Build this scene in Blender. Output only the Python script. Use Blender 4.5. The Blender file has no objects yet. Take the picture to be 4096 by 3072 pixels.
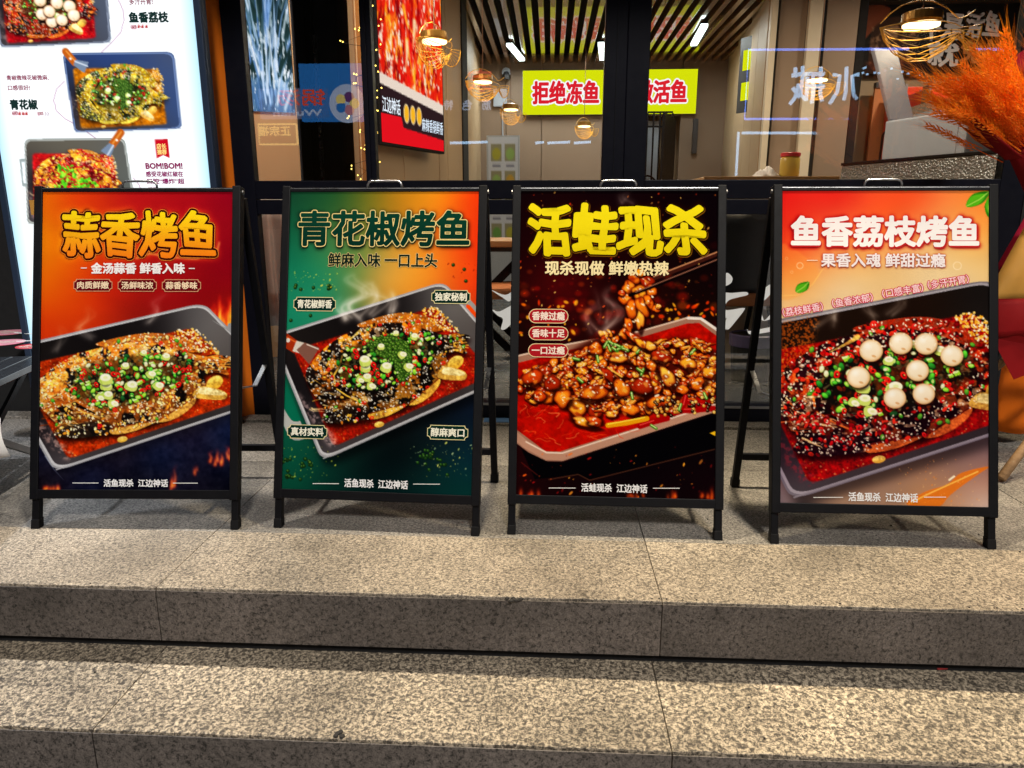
import bpy, bmesh, math, random
import numpy as np
from mathutils import Vector, Matrix
R = math.radians
SC = bpy.context.scene
COL = SC.collection
# ---------------------------------------------------------------- camera
CAM_H, PITCH, YAW, FPX = .916, .2338, R(3.0), 710.0            # focal length in pixels of a 1024 wide picture
cd = bpy.data.cameras.new('camera'); cam = bpy.data.objects.new('camera', cd); COL.objects.link(cam)
cam.location = (0, 0, CAM_H); cam.rotation_euler = (math.pi/2-PITCH, 0, YAW)
cd.sensor_width = 36; cd.lens = FPX/1024*36; cd.clip_start = .05; cd.clip_end = 500; SC.camera = cam
# ---------------------------------------------------------------- night sky, street light, exposure
w = bpy.data.worlds.new('World'); SC.world = w; w.use_nodes = True
nt = w.node_tree; bg = nt.nodes['Background']; sky = nt.nodes.new('ShaderNodeTexSky'); sky.sky_type = 'NISHITA'; sky.sun_disc = False
SUN_EL, SUN_AZ = R(43), R(-14)                                    # the street's flood lamps, high behind the camera
sky.sun_elevation = R(1.0); sky.sun_rotation = math.pi+SUN_AZ
nt.links.new(sky.outputs[0], bg.inputs[0]); bg.inputs[1].default_value = .003
sd = bpy.data.lights.new('street_floodlight', 'SUN'); sd.energy = 2.35; sd.angle = R(7); sd.color = (1, .95, .88)
so = bpy.data.objects.new('street_floodlight', sd); COL.objects.link(so)
dirv = Vector((math.sin(SUN_AZ)*math.cos(SUN_EL), math.cos(SUN_AZ)*math.cos(SUN_EL), -math.sin(SUN_EL)))
so.rotation_euler = dirv.to_track_quat('-Z', 'Y').to_euler()
SC.view_settings.view_transform = 'Standard'; SC.view_settings.look = 'None'; SC.view_settings.gamma = 1; SC.view_settings.exposure = 0; SC.view_settings.use_curve_mapping = False
SC.cycles.max_bounces = 8; SC.cycles.transparent_max_bounces = 12; SC.cycles.sample_clamp_indirect = 4
# ---------------------------------------------------------------- measuring: a photograph pixel to a point of the place
def ray(px, py):
    X, Y = (px-512)/FPX, -(py-384)/FPX
    c, s = math.cos(PITCH), math.sin(PITCH)
    v = (X, c+Y*s, -s+Y*c); cy, sy = math.cos(YAW), math.sin(YAW)
    return Vector((v[0]*cy-v[1]*sy, v[0]*sy+v[1]*cy, v[2]))
def on_y(px, py, Y):
    d = ray(px, py); return Vector((0, 0, CAM_H))+d*(Y/d.y)
def on_z(px, py, Z=0):
    d = ray(px, py); return Vector((0, 0, CAM_H))+d*((Z-CAM_H)/d.z)
def sp(x, y, Y): return on_y(x/4, y/4, Y)                       # 4096 wide photograph pixels
def dp(x, y, Y): return on_y(x/2.16016, y/2.16016, Y)           # 2212 wide view pixels
# ---------------------------------------------------------------- helpers
def lin(c):
    c = np.asarray(c, float); return np.where(c <= .04045, c/12.92, ((c+.055)/1.055)**2.4)
def rgb(*c): return tuple(float(v) for v in lin(np.array(c)/255.))
def tag(o, label, cat, group=None, kind=None):
    o['label'] = label
    if cat: o['category'] = cat
    if group: o['group'] = group
    if kind: o['kind'] = kind
    return o
def empty(name, loc=(0, 0, 0), rz=0, label=None, cat=None, group=None):
    o = bpy.data.objects.new(name, None); COL.objects.link(o); o.location = loc; o.rotation_euler = (0, 0, rz); o.empty_display_size = .05
    if label: tag(o, label, cat, group)
    return o
def link(name, me, m=None, parent=None, loc=None, rot=None):
    o = bpy.data.objects.new(name, me); COL.objects.link(o)
    if m is not None and not me.materials: me.materials.append(M[m] if isinstance(m, str) else m)
    if parent is not None: o.parent = parent
    if loc is not None: o.location = loc
    if rot is not None: o.rotation_euler = rot
    return o
def struct(o): o['kind'] = 'structure'; return o
class MB:
    def __init__(s): s.v = []; s.f = []
    def quadbox(s, b, t):
        n = len(s.v); s.v += [tuple(p) for p in b]+[tuple(p) for p in t]; k = len(b)
        s.f.append(tuple(n+i for i in reversed(range(k)))); s.f.append(tuple(n+k+i for i in range(k)))
        for i in range(k): s.f.append((n+i, n+(i+1) % k, n+k+(i+1) % k, n+k+i))
        return s
    def box(s, x0, x1, y0, y1, z0, z1):
        return s.quadbox([(x0, y0, z0), (x1, y0, z0), (x1, y1, z0), (x0, y1, z0)], [(x0, y0, z1), (x1, y0, z1), (x1, y1, z1), (x0, y1, z1)])
    def bar(s, a, b, wd, th=None, up=(0, 0, 1)):
        a, b = Vector(a), Vector(b); d = (b-a).normalized(); u = Vector(up)
        if abs(d.dot(u)) > .95: u = Vector((0, 1, 0))
        x = d.cross(u).normalized()*wd/2; y = x.cross(d).normalized()*(th or wd)/2
        return s.quadbox([a-x-y, a+x-y, a+x+y, a-x+y], [b-x-y, b+x-y, b+x+y, b-x+y])
    def tube(s, pts, r, n=8, cap=True):
        pts = [Vector(p) for p in pts]; rr = r if isinstance(r, (list, tuple)) else [r]*len(pts); base = len(s.v); ref = None
        for i, p in enumerate(pts):
            d = (pts[min(i+1, len(pts)-1)]-pts[max(i-1, 0)]).normalized()
            if ref is None: ref = Vector((0, 0, 1)) if abs(d.z) < .9 else Vector((1, 0, 0))
            x = (ref-d*ref.dot(d)).normalized(); y = d.cross(x); ref = x
            for k in range(n):
                a = 2*math.pi*k/n; s.v.append(tuple(p+(x*math.cos(a)+y*math.sin(a))*rr[i]))
        for i in range(len(pts)-1):
            for k in range(n): s.f.append((base+i*n+k, base+i*n+(k+1) % n, base+(i+1)*n+(k+1) % n, base+(i+1)*n+k))
        if cap: s.f.append(tuple(base+k for k in reversed(range(n)))); s.f.append(tuple(base+(len(pts)-1)*n+k for k in range(n)))
        return s
    def lathe(s, prof, n=20, c=(0, 0, 0)):
        base = len(s.v)
        for (r, z) in prof:
            for k in range(n): a = 2*math.pi*k/n; s.v.append((c[0]+r*math.cos(a), c[1]+r*math.sin(a), c[2]+z))
        for i in range(len(prof)-1):
            for k in range(n): s.f.append((base+i*n+k, base+i*n+(k+1) % n, base+(i+1)*n+(k+1) % n, base+(i+1)*n+k))
        s.f.append(tuple(base+k for k in reversed(range(n)))); s.f.append(tuple(base+(len(prof)-1)*n+k for k in range(n)))
        return s
    def prism(s, poly, y0, y1):                                   # outline in x,z swept along y
        return s.quadbox([(p[0], y0, p[1]) for p in poly], [(p[0], y1, p[1]) for p in poly])
    def sheet(s, fn, nu, nv):
        base = len(s.v)
        for j in range(nv+1):
            for i in range(nu+1): s.v.append(tuple(fn(i/nu, j/nv)))
        for j in range(nv):
            for i in range(nu): a = base+j*(nu+1)+i; s.f.append((a, a+1, a+nu+2, a+nu+1))
        return s
    def mesh(s, name, bevel=0, smooth=False, solid=0):
        me = bpy.data.meshes.new(name); me.from_pydata(s.v, [], s.f)
        bm = bmesh.new(); bm.from_mesh(me)
        if solid:
            bmesh.ops.solidify(bm, geom=bm.faces[:], thickness=solid)
        bmesh.ops.recalc_face_normals(bm, faces=bm.faces[:])
        if bevel: bmesh.ops.bevel(bm, geom=[e for e in bm.edges if e.is_manifold and e.calc_face_angle(0) > .5], offset=bevel, segments=2, affect='EDGES', profile=.6)
        bm.to_mesh(me); bm.free()
        if smooth:
            for p in me.polygons: p.use_smooth = True
        return me
    def build(s, name, m, parent=None, loc=None, rot=None, bevel=0, smooth=False, solid=0):
        return link(name, s.mesh(name, bevel, smooth, solid), m, parent, loc, rot)
def copy_tree(o, parent=None):
    c = o.copy(); COL.objects.link(c); c.parent = parent
    for ch in o.children: copy_tree(ch, c)
    return c
# ---------------------------------------------------------------- materials
M = {}
def newmat(name):
    m = bpy.data.materials.new(name); m.use_nodes = True; M[name] = m
    return m, m.node_tree, m.node_tree.nodes['Principled BSDF']
def node(nt, t, **k):
    n = nt.nodes.new(t)
    for a, v in k.items():
        if a.startswith('i_'): n.inputs[a[2:].replace('_', ' ')].default_value = v
        else: setattr(n, a, v)
    return n
def mat(name, col, rough=.5, metal=0, var=.12, scale=12, bump=0, bscale=60, spec=.5, coat=0, trans=0):
    m, nt, b = newmat(name); L = nt.links.new
    tc = node(nt, 'ShaderNodeTexCoord'); n = node(nt, 'ShaderNodeTexNoise', i_Scale=scale, i_Detail=5.0, i_Roughness=.6); L(tc.outputs['Object'], n.inputs['Vector'])
    r = node(nt, 'ShaderNodeMapRange', i_To_Min=1-var, i_To_Max=1+var); L(n.outputs['Fac'], r.inputs['Value'])
    mx = node(nt, 'ShaderNodeVectorMath', operation='SCALE'); mx.inputs[0].default_value = col[:3]; L(r.outputs[0], mx.inputs['Scale']); L(mx.outputs[0], b.inputs['Base Color'])
    rr = node(nt, 'ShaderNodeMapRange', i_To_Min=max(.03, rough-.1), i_To_Max=min(1, rough+.12)); n2 = node(nt, 'ShaderNodeTexNoise', i_Scale=scale*2.3, i_Detail=3.0); L(tc.outputs['Object'], n2.inputs['Vector']); L(n2.outputs['Fac'], rr.inputs['Value']); L(rr.outputs[0], b.inputs['Roughness'])
    b.inputs['Metallic'].default_value = metal; b.inputs['Specular IOR Level'].default_value = spec; b.inputs['Coat Weight'].default_value = coat
    if trans: b.inputs['Subsurface Weight'].default_value = trans
    if bump:
        n3 = node(nt, 'ShaderNodeTexNoise', i_Scale=bscale, i_Detail=4.0); L(tc.outputs['Object'], n3.inputs['Vector'])
        bp = node(nt, 'ShaderNodeBump', i_Strength=bump, i_Distance=.01); L(n3.outputs['Fac'], bp.inputs['Height']); L(bp.outputs[0], b.inputs['Normal'])
    return m
def emit(name, col, st):
    m, nt, b = newmat(name); e = node(nt, 'ShaderNodeEmission', i_Strength=st); e.inputs[0].default_value = (*col[:3], 1)
    nt.links.new(e.outputs[0], nt.nodes['Material Output'].inputs[0]); return m
def ink(name, rough=.4, em=0, spec=.5):                          # printed surface: colour carried by the mesh
    m, nt, b = newmat(name); a = node(nt, 'ShaderNodeAttribute', attribute_name='Col')
    if em:
        e = node(nt, 'ShaderNodeEmission', i_Strength=em); nt.links.new(a.outputs[0], e.inputs[0]); nt.links.new(e.outputs[0], nt.nodes['Material Output'].inputs[0])
    else:
        
        sc = node(nt, 'ShaderNodeVectorMath', operation='SCALE', i_Scale=.84); nt.links.new(a.outputs[0], sc.inputs[0]); nt.links.new(sc.outputs[0], b.inputs['Base Color'])      # printing paper reflects about four fifths
        tc = node(nt, 'ShaderNodeTexCoord'); nz = node(nt, 'ShaderNodeTexNoise', i_Scale=5.0, i_Detail=2.0); bp = node(nt, 'ShaderNodeBump', i_Strength=.25, i_Distance=.02); nt.links.new(tc.outputs['Object'], nz.inputs['Vector']); nt.links.new(nz.outputs['Fac'], bp.inputs['Height']); nt.links.new(bp.outputs[0], b.inputs['Normal'])
        b.inputs['Roughness'].default_value = rough; b.inputs['Specular IOR Level'].default_value = spec
    return m
def granite(name, light, mid, dark, scale, rough, bump, split=(.40, .50, .58)):
    m, nt, b = newmat(name); L = nt.links.new; g = node(nt, 'ShaderNodeNewGeometry'); oi = node(nt, 'ShaderNodeObjectInfo')
    off = node(nt, 'ShaderNodeVectorMath', operation='SCALE', i_Scale=17.0); L(oi.outputs['Random'], off.inputs[0]); pos = node(nt, 'ShaderNodeVectorMath', operation='ADD'); L(g.outputs['Position'], pos.inputs[0]); L(off.outputs[0], pos.inputs[1])
    n1 = node(nt, 'ShaderNodeTexNoise', i_Scale=scale, i_Detail=6.0, i_Roughness=.68, i_Distortion=.6); L(pos.outputs[0], n1.inputs['Vector'])
    cr = node(nt, 'ShaderNodeValToRGB'); e = cr.color_ramp; e.elements[0].position = split[0]; e.elements[0].color = (*dark, 1); e.elements[1].position = split[2]; e.elements[1].color = (*light, 1); x = e.elements.new(split[1]); x.color = (*mid, 1)
    nf = node(nt, 'ShaderNodeTexNoise', i_Scale=scale*3.1, i_Detail=3.0, i_Roughness=.7); L(pos.outputs[0], nf.inputs['Vector']); ma = node(nt, 'ShaderNodeMath', operation='MULTIPLY_ADD'); ma.inputs[1].default_value = .38; L(nf.outputs['Fac'], ma.inputs[0]); mb_ = node(nt, 'ShaderNodeMath', operation='SUBTRACT'); mb_.inputs[1].default_value = .19; L(n1.outputs['Fac'], mb_.inputs[0]); L(mb_.outputs[0], ma.inputs[2]); L(ma.outputs[0], cr.inputs[0])
    v = node(nt, 'ShaderNodeTexVoronoi', i_Scale=scale*2.6); L(pos.outputs[0], v.inputs['Vector']); r = node(nt, 'ShaderNodeMapRange', i_From_Max=1.0, i_To_Min=.62, i_To_Max=1.3); L(v.outputs['Color'], r.inputs['Value'])
    n4 = node(nt, 'ShaderNodeTexNoise', i_Scale=2.2, i_Detail=5.0, i_Roughness=.65); L(pos.outputs[0], n4.inputs['Vector']); r4 = node(nt, 'ShaderNodeMapRange', i_From_Min=.3, i_From_Max=.7, i_To_Min=.52, i_To_Max=1.22); L(n4.outputs['Fac'], r4.inputs['Value'])
    n5 = node(nt, 'ShaderNodeTexNoise', i_Scale=9.0, i_Detail=4.0, i_Roughness=.7); L(pos.outputs[0], n5.inputs['Vector']); r5 = node(nt, 'ShaderNodeMapRange', i_From_Min=.28, i_From_Max=.36, i_To_Min=.45, i_To_Max=1.0); L(n5.outputs['Fac'], r5.inputs['Value'])
    ro = node(nt, 'ShaderNodeMapRange', i_To_Min=.86, i_To_Max=1.12); L(oi.outputs['Random'], ro.inputs['Value']); k5 = node(nt, 'ShaderNodeMath', operation='MULTIPLY'); L(r5.outputs[0], k5.inputs[0]); L(ro.outputs[0], k5.inputs[1]); k4 = node(nt, 'ShaderNodeMath', operation='MULTIPLY'); L(r4.outputs[0], k4.inputs[0]); L(k5.outputs[0], k4.inputs[1])
    k = node(nt, 'ShaderNodeMath', operation='MULTIPLY'); L(r.outputs[0], k.inputs[0]); L(k4.outputs[0], k.inputs[1])
    mx = node(nt, 'ShaderNodeVectorMath', operation='SCALE'); L(cr.outputs[0], mx.inputs[0]); L(k.outputs[0], mx.inputs['Scale']); L(mx.outputs[0], b.inputs['Base Color'])
    rr = node(nt, 'ShaderNodeMapRange', i_To_Min=rough+.15, i_To_Max=max(.1, rough-.12)); L(n1.outputs['Fac'], rr.inputs['Value']); L(rr.outputs[0], b.inputs['Roughness'])
    bp = node(nt, 'ShaderNodeBump', i_Strength=bump, i_Distance=.004); L(n1.outputs['Fac'], bp.inputs['Height']); L(bp.outputs[0], b.inputs['Normal'])
    return m
def glass(name, refl, tint=(1, 1, 1)):
    m, nt, b = newmat(name); L = nt.links.new
    t = node(nt, 'ShaderNodeBsdfTransparent'); t.inputs[0].default_value = (*tint, 1); g = node(nt, 'ShaderNodeBsdfGlossy', i_Roughness=.0); f = node(nt, 'ShaderNodeFresnel', i_IOR=1.5)
    a = node(nt, 'ShaderNodeMath', operation='MULTIPLY_ADD'); a.inputs[1].default_value = 1.0; a.inputs[2].default_value = refl; L(f.outputs[0], a.inputs[0])
    mx = node(nt, 'ShaderNodeMixShader'); L(a.outputs[0], mx.inputs[0]); L(t.outputs[0], mx.inputs[1]); L(g.outputs[0], mx.inputs[2]); L(mx.outputs[0], nt.nodes['Material Output'].inputs[0])
    return m
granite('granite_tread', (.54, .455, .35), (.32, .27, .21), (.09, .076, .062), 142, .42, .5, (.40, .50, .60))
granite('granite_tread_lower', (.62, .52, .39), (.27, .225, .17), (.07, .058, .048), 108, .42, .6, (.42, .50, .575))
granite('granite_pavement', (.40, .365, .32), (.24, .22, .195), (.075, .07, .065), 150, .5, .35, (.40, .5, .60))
granite('granite_riser', (.155, .132, .12), (.09, .077, .07), (.008, .007, .007), 112, .5, .25, (.37, .445, .58))  # darker finish than the treads, plus riser shade put into the colour
mat('mortar', (.03, .027, .025), .9); mat('passage_dark', (.03, .034, .05), .35, var=.3, scale=3); mat('dark_void', (.004, .004, .005), .9)
mat('frame_black', (.0022, .0022, .0036), .5, spec=.16, bump=.05, bscale=300); mat('shopfront_black', (.0028, .003, .0075), .45, spec=.16, bump=.03, bscale=200)
mat('rubber', (.003, .003, .004), .6, spec=.2); mat('steel', (.62, .62, .64), .28, 1); mat('steel_dull', (.3, .3, .31), .4, 1)
mat('orange_paint', (.92, .20, .010), .5, var=.05, scale=4); mat('navy_edge', (.02, .035, .07), .35)
mat('beige_wall', (.46, .33, .20), .55, var=.06, scale=2, bump=.04); mat('brown_wall', (.27, .19, .13), .6, var=.05, scale=2); mat('pale_pilaster', (.66, .58, .44), .5, var=.05)
mat('slat_wood', (.26, .115, .035), .2, var=.3, scale=9, coat=.8, spec=.8); mat('floor_tile', (.075, .085, .098), .25, var=.12, scale=3); mat('white_enamel', (.40, .45, .52), .35, var=.04)
mat('red_cabinet', (.55, .035, .012), .35, var=.06); mat('banner_black', (.012, .012, .016), .5); mat('white_print', (.7, .72, .75), .6); mat('orange_print', (.55, .2, .05), .6)
mat('rattan', (.78, .44, .06), .45, var=.3, scale=30); mat('lamp_cap', (.30, .16, .03), .35, .6); mat('lid_shaded', (.17, .165, .19), .35); mat('cord', (.2, .1, .05), .6)
mat('chair_shell', (.035, .038, .045), .4); mat('chair_orange', (.55, .20, .07), .6, bump=.1); mat('wood_top', (.42, .24, .10), .4, var=.25, scale=8)
mat('wheat', (.95, .30, .012), .55, var=.35, scale=20); mat('paper_red', (.20, .002, .004), .7, var=.1, spec=.15); mat('paper_crimson', (.34, .008, .035), .65, var=.1, spec=.15); mat('paper_gold', (.62, .31, .06), .55, var=.08, spec=.25); mat('paper_orange', (.78, .16, .006), .6, var=.08, spec=.2)
_w = M['wheat']; _b = _w.node_tree.nodes['Principled BSDF']; _t = node(_w.node_tree, 'ShaderNodeBsdfTranslucent'); _t.inputs[0].default_value = (1, .30, .01, 1); _x = node(_w.node_tree, 'ShaderNodeMixShader'); _x.inputs[0].default_value = .45
_w.node_tree.links.new(_b.outputs[0], _x.inputs[1]); _w.node_tree.links.new(_t.outputs[0], _x.inputs[2]); _w.node_tree.links.new(_x.outputs[0], _w.node_tree.nodes['Material Output'].inputs[0])
mat('pole_wood', (.26, .15, .07), .7, var=.4, scale=14, bump=.3, bscale=40); mat('paper_white', (.72, .70, .68), .7, var=.03); mat('table_black', (.02, .023, .028), .22, var=.2); mat('fan_red', (.6, .03, .05), .4, var=.1); mat('fan_pink', (.75, .3, .38), .4)
mat('white_vinyl', (.85, .87, .87), .5, var=.05); mat('curtain', (.42, .42, .43), .8, var=.1); mat('bin_dark', (.02, .024, .022), .4); mat('bag_purple', (.12, .10, .2), .35)
mat('bottle_glass', (.01, .02, .015), .08, coat=.5); mat('yellow_oil', (.7, .5, .1), .2); mat('leaf_dark', (.012, .03, .015), .5)
emit('tube_light', (.85, 1, .95), 5); emit('lamp_glow', (1, .74, .36), 5); emit('sign_yellow', (.74, .82, .003), 1.05); emit('sign_red', (.85, .015, .03), .95); emit('sign_white', (1, .97, 1), 1.1)
emit('neon_white', (.42, .68, 1), 5); emit('neon_blue', (.12, .26, 1), 6); emit('neon_gold', (1, .8, .25), 2.2); emit('neon_red', (1, .1, .05), 2.2); emit('fairy', (1, .72, .12), 6); emit('far_blue', (.03, .2, .6), 2.4); emit('far_white', (.6, .72, 1), 2.0); emit('far_pink', (.9, .35, .45), 1.6); emit('far_strip', (.28, .3, .5), 1.5); emit('far_food', (.3, .1, .4), 1.2); emit('fridge_light', (.35, .6, 1), .9)
ink('ink', .4, spec=.0); ink('ink_text', .4, spec=.0); ink('ink_lightbox', em=1.25); ink('ink_screen', em=1.15); ink('ink_added_glow', em=1.15); ink('ink_dim', .6, spec=.2)
glass('shop_glass', .035)
# hammered steel counter
m_, nt_, b_ = newmat('hammered_steel'); b_.inputs['Base Color'].default_value = (.30, .33, .34, 1); b_.inputs['Metallic'].default_value = .85; b_.inputs['Roughness'].default_value = .32
v_ = node(nt_, 'ShaderNodeTexVoronoi', i_Scale=70.0); tc_ = node(nt_, 'ShaderNodeTexCoord'); nt_.links.new(tc_.outputs['Object'], v_.inputs['Vector']); bp_ = node(nt_, 'ShaderNodeBump', i_Strength=.7, i_Distance=.006); nt_.links.new(v_.outputs['Distance'], bp_.inputs['Height']); nt_.links.new(bp_.outputs[0], b_.inputs['Normal'])
# ---------------------------------------------------------------- print painter (flat print of posters, menus and screens, as colour on a fine mesh)
def homog(src, dst):
    A = []; b = []
    for (x, y), (u, v) in zip(src, dst):
        A.append([x, y, 1, 0, 0, 0, -u*x, -u*y]); b.append(u)
        A.append([0, 0, 0, x, y, 1, -v*x, -v*y]); b.append(v)
    h = np.linalg.solve(np.array(A, float), np.array(b, float))
    return np.append(h, 1).reshape(3, 3)
def affine3(src, dst):
    A = np.array([[x, y, 1] for x, y in src], float)
    ax = np.linalg.solve(A, np.array([d[0] for d in dst], float)); ay = np.linalg.solve(A, np.array([d[1] for d in dst], float))
    return np.array([ax, ay, [0, 0, 1]])
def hmap(M, pts):
    p = np.atleast_2d(np.asarray(pts, float)); q = np.c_[p, np.ones(len(p))] @ M.T
    return q[:, :2] / q[:, 2:3]
def blur(m, r):
    r = int(max(1, round(r)))
    for ax in (0, 1):
        for _ in range(3):
            pad = [(0, 0)]*m.ndim; pad[ax] = (r+1, r)
            c = np.cumsum(np.pad(m, pad, mode='edge'), axis=ax); n = m.shape[ax]
            sl = lambda a, b_: tuple(slice(a, b_) if i == ax else slice(None) for i in range(m.ndim))
            m = (c[sl(2*r+1, 2*r+1+n)] - c[sl(0, n)])/(2*r+1)
    return m
def fbm(h, w, cell, octv=4, seed=0, aspect=1.0):
    rg = np.random.default_rng(seed); out = np.zeros((h, w)); amp = 1; tot = 0
    for o in range(octv):
        cx = max(1.5, cell/2**o)*aspect; cy = max(1.5, cell/2**o)
        g = rg.random((int(h/cy)+3, int(w/cx)+3))
        ys = np.arange(h)/cy; xs = np.arange(w)/cx
        yi = ys.astype(int); xi = xs.astype(int); fy = ys-yi; fx = xs-xi
        fy = (fy*fy*(3-2*fy))[:, None]; fx = (fx*fx*(3-2*fx))[None]
        a = g[yi][:, xi]; b = g[yi][:, xi+1]; c = g[yi+1][:, xi]; d = g[yi+1][:, xi+1]
        out += amp*((a*(1-fx)+b*fx)*(1-fy)+(c*(1-fx)+d*fx)*fy); tot += amp; amp *= .55
    return out/tot
def smooth_poly(pts, n=6):
    p = np.asarray(pts, float); out = []
    for i in range(len(p)):
        a, b, c, d = p[i-1], p[i], p[(i+1) % len(p)], p[(i+2) % len(p)]
        for t in np.linspace(0, 1, n, endpoint=False):
            out.append(.5*((2*b)+(c-a)*t+(2*a-5*b+4*c-d)*t*t+(3*b-a-3*c+d)*t**3))
    return np.array(out)
def K(*c): return np.array(c, float)/255.
class Canvas:
    def __init__(s, w, h, M, seed=1):
        s.w, s.h, s.M = w, h, M; s.tone = .6; s.a = np.zeros((h, w, 3)); s.rg = np.random.default_rng(seed)
        s.yy, s.xx = np.mgrid[0:h, 0:w].astype(float)
    def T(s, pts, L=None):
        return hmap(s.M if L is None else s.M @ L, pts)
    def scale(s, x, y, L=None):
        q = s.T([(x, y), (x+1, y), (x, y+1)], L); a = q[1]-q[0]; b = q[2]-q[0]
        return math.sqrt(abs(a[0]*b[1]-a[1]*b[0]))
    def field(s, cps, p=2.2, L=None):                        # smooth colour field from control points
        q = s.T([(c[0], c[1]) for c in cps], L); st = 6
        gx = np.arange(0, s.w+st, st); gy = np.arange(0, s.h+st, st); X, Y = np.meshgrid(gx, gy)
        acc = 0; tot = 0
        for (x, y), c in zip(q, cps):
            wgt = 1/(((X-x)**2+(Y-y)**2)+60.)**(p/2)
            acc = acc+wgt[..., None]*K(*c[2]); tot = tot+wgt
        f = acc/tot[..., None]; f = blur(f, 6)
        yi = s.yy[:, 0]/st; xi = s.xx[0]/st; y0 = yi.astype(int); x0 = xi.astype(int); fy = (yi-y0)[:, None, None]; fx = (xi-x0)[None, :, None]
        return (f[y0][:, x0]*(1-fx)+f[y0][:, x0+1]*fx)*(1-fy)+(f[y0+1][:, x0]*(1-fx)+f[y0+1][:, x0+1]*fx)*fy
    def pmask(s, pts, L=None, sm=False, bl=0):
        q = s.T(smooth_poly(pts) if sm else pts, L)
        m = np.zeros((s.h, s.w)); x0 = max(0, int(q[:, 0].min())-1); x1 = min(s.w, int(q[:, 0].max())+2); y0 = max(0, int(q[:, 1].min())-1); y1 = min(s.h, int(q[:, 1].max())+2)
        if x1 > x0 and y1 > y0:
            X = s.xx[y0:y1, x0:x1]+.5; Y = s.yy[y0:y1, x0:x1]+.5; ins = np.zeros(X.shape, bool)
            for i in range(len(q)):
                xa, ya = q[i-1]; xb, yb = q[i]
                if abs(yb-ya) < 1e-9: continue
                ins ^= ((ya > Y) != (yb > Y)) & (X < (xb-xa)*(Y-ya)/(yb-ya)+xa)
            m[y0:y1, x0:x1] = ins
        return blur(m, bl) if bl else m
    def put(s, m, c, al=1.0):
        m = (m*al)[..., None]; s.a = s.a*(1-m)+np.asarray(c)*m
    def poly(s, pts, c, L=None, sm=False, bl=0, al=1.0): s.put(s.pmask(pts, L, sm, bl), K(*c), al)
    def add(s, m, c, al=1.0):
        m = (m*al)[..., None]; s.a = 1-(1-np.clip(s.a, 0, 1))*(1-m*np.asarray(c))      # screen blend, for light and steam in the printed picture
    def line(s, pts, wd, c, L=None, al=1.0, bl=0, taper=False, light=False):
        q = s.T(pts, L); wpx = max(.8, wd*s.scale(*pts[len(pts)//2], L)); pad = wpx+3+6*bl
        x0 = max(0, int(q[:, 0].min()-pad)); x1 = min(s.w, int(q[:, 0].max()+pad)); y0 = max(0, int(q[:, 1].min()-pad)); y1 = min(s.h, int(q[:, 1].max()+pad))
        if x1 <= x0 or y1 <= y0: return
        X = s.xx[y0:y1, x0:x1]; Y = s.yy[y0:y1, x0:x1]; best = np.full(X.shape, -9.)
        n = len(q)
        for i in range(n-1):
            a = q[i]; d = q[i+1]-a; l = d@d+1e-9
            t = np.clip(((X-a[0])*d[0]+(Y-a[1])*d[1])/l, 0, 1)
            ww = wpx/2*((1-(i+t)/(n-1))*.9+.1) if taper else wpx/2
            best = np.maximum(best, ww-np.hypot(X-a[0]-t*d[0], Y-a[1]-t*d[1]))
        m = np.clip(best+.5, 0, 1)*al
        if bl: m = blur(m, bl)
        m = m[..., None]; w_ = s.a[y0:y1, x0:x1]
        s.a[y0:y1, x0:x1] = 1-(1-np.clip(w_, 0, 1))*(1-m*K(*c)) if light else w_*(1-m)+K(*c)*m
    def ell(s, x, y, rx, ry, ang, c, L=None, al=1.0, c2=None, hi=None, ring=0, soft=0.12, dark=None, irr=0):
        """one printed piece: ellipse with a lit side (c2), rim (dark), highlight (hi) or open centre (ring)"""
        (px, py), = s.T([(x, y)], L); k = s.scale(x, y, L); rx = max(.7, rx*k); ry = max(.7, ry*k); R = max(rx, ry)*1.25+2
        x0 = max(0, int(px-R)); x1 = min(s.w, int(px+R)+1); y0 = max(0, int(py-R)); y1 = min(s.h, int(py+R)+1)
        if x1 <= x0 or y1 <= y0: return
        X = s.xx[y0:y1, x0:x1]-px; Y = s.yy[y0:y1, x0:x1]-py; ca, sa = math.cos(ang), math.sin(ang)
        U = (X*ca+Y*sa)/rx; V = (-X*sa+Y*ca)/ry; d = np.hypot(U, V); th = np.arctan2(V, U); d = d/(1+irr*(np.sin(2*th+x)+.8*np.sin(3*th+y)+.5*np.sin(5*th+x*y))) if irr else d; sf = max(soft, .8/min(rx, ry))
        m = np.clip((1-d)/sf+.5, 0, 1)*al; col = np.broadcast_to(K(*c), X.shape+(3,)).copy()
        if c2 is not None:
            t = np.clip(.5-.5*(X/rx*.35+Y/ry*.9), 0, 1)[..., None]; col = col*(1-t)+K(*c2)*t
        if dark is not None:
            t = np.clip((d-.55)/.45, 0, 1)[..., None]**2; col = col*(1-t)+K(*dark)*t
        if hi is not None:
            t = np.clip(1-np.hypot(U+.25, V+.38)/.42, 0, 1)[..., None]; col = col*(1-t)+K(*hi)*t
        if ring: m = m*np.clip((d-ring)/sf+.5, 0, 1)
        m = m[..., None]; s.a[y0:y1, x0:x1] = s.a[y0:y1, x0:x1]*(1-m)+col*m
    def scatter(s, m, n):                                   # n points inside a mask, in canvas pixels
        ii = np.flatnonzero(m.ravel() > .5)
        if len(ii) == 0: return np.zeros((0, 2))
        k = s.rg.choice(ii, n); return np.c_[k % s.w, k//s.w].astype(float)
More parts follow.
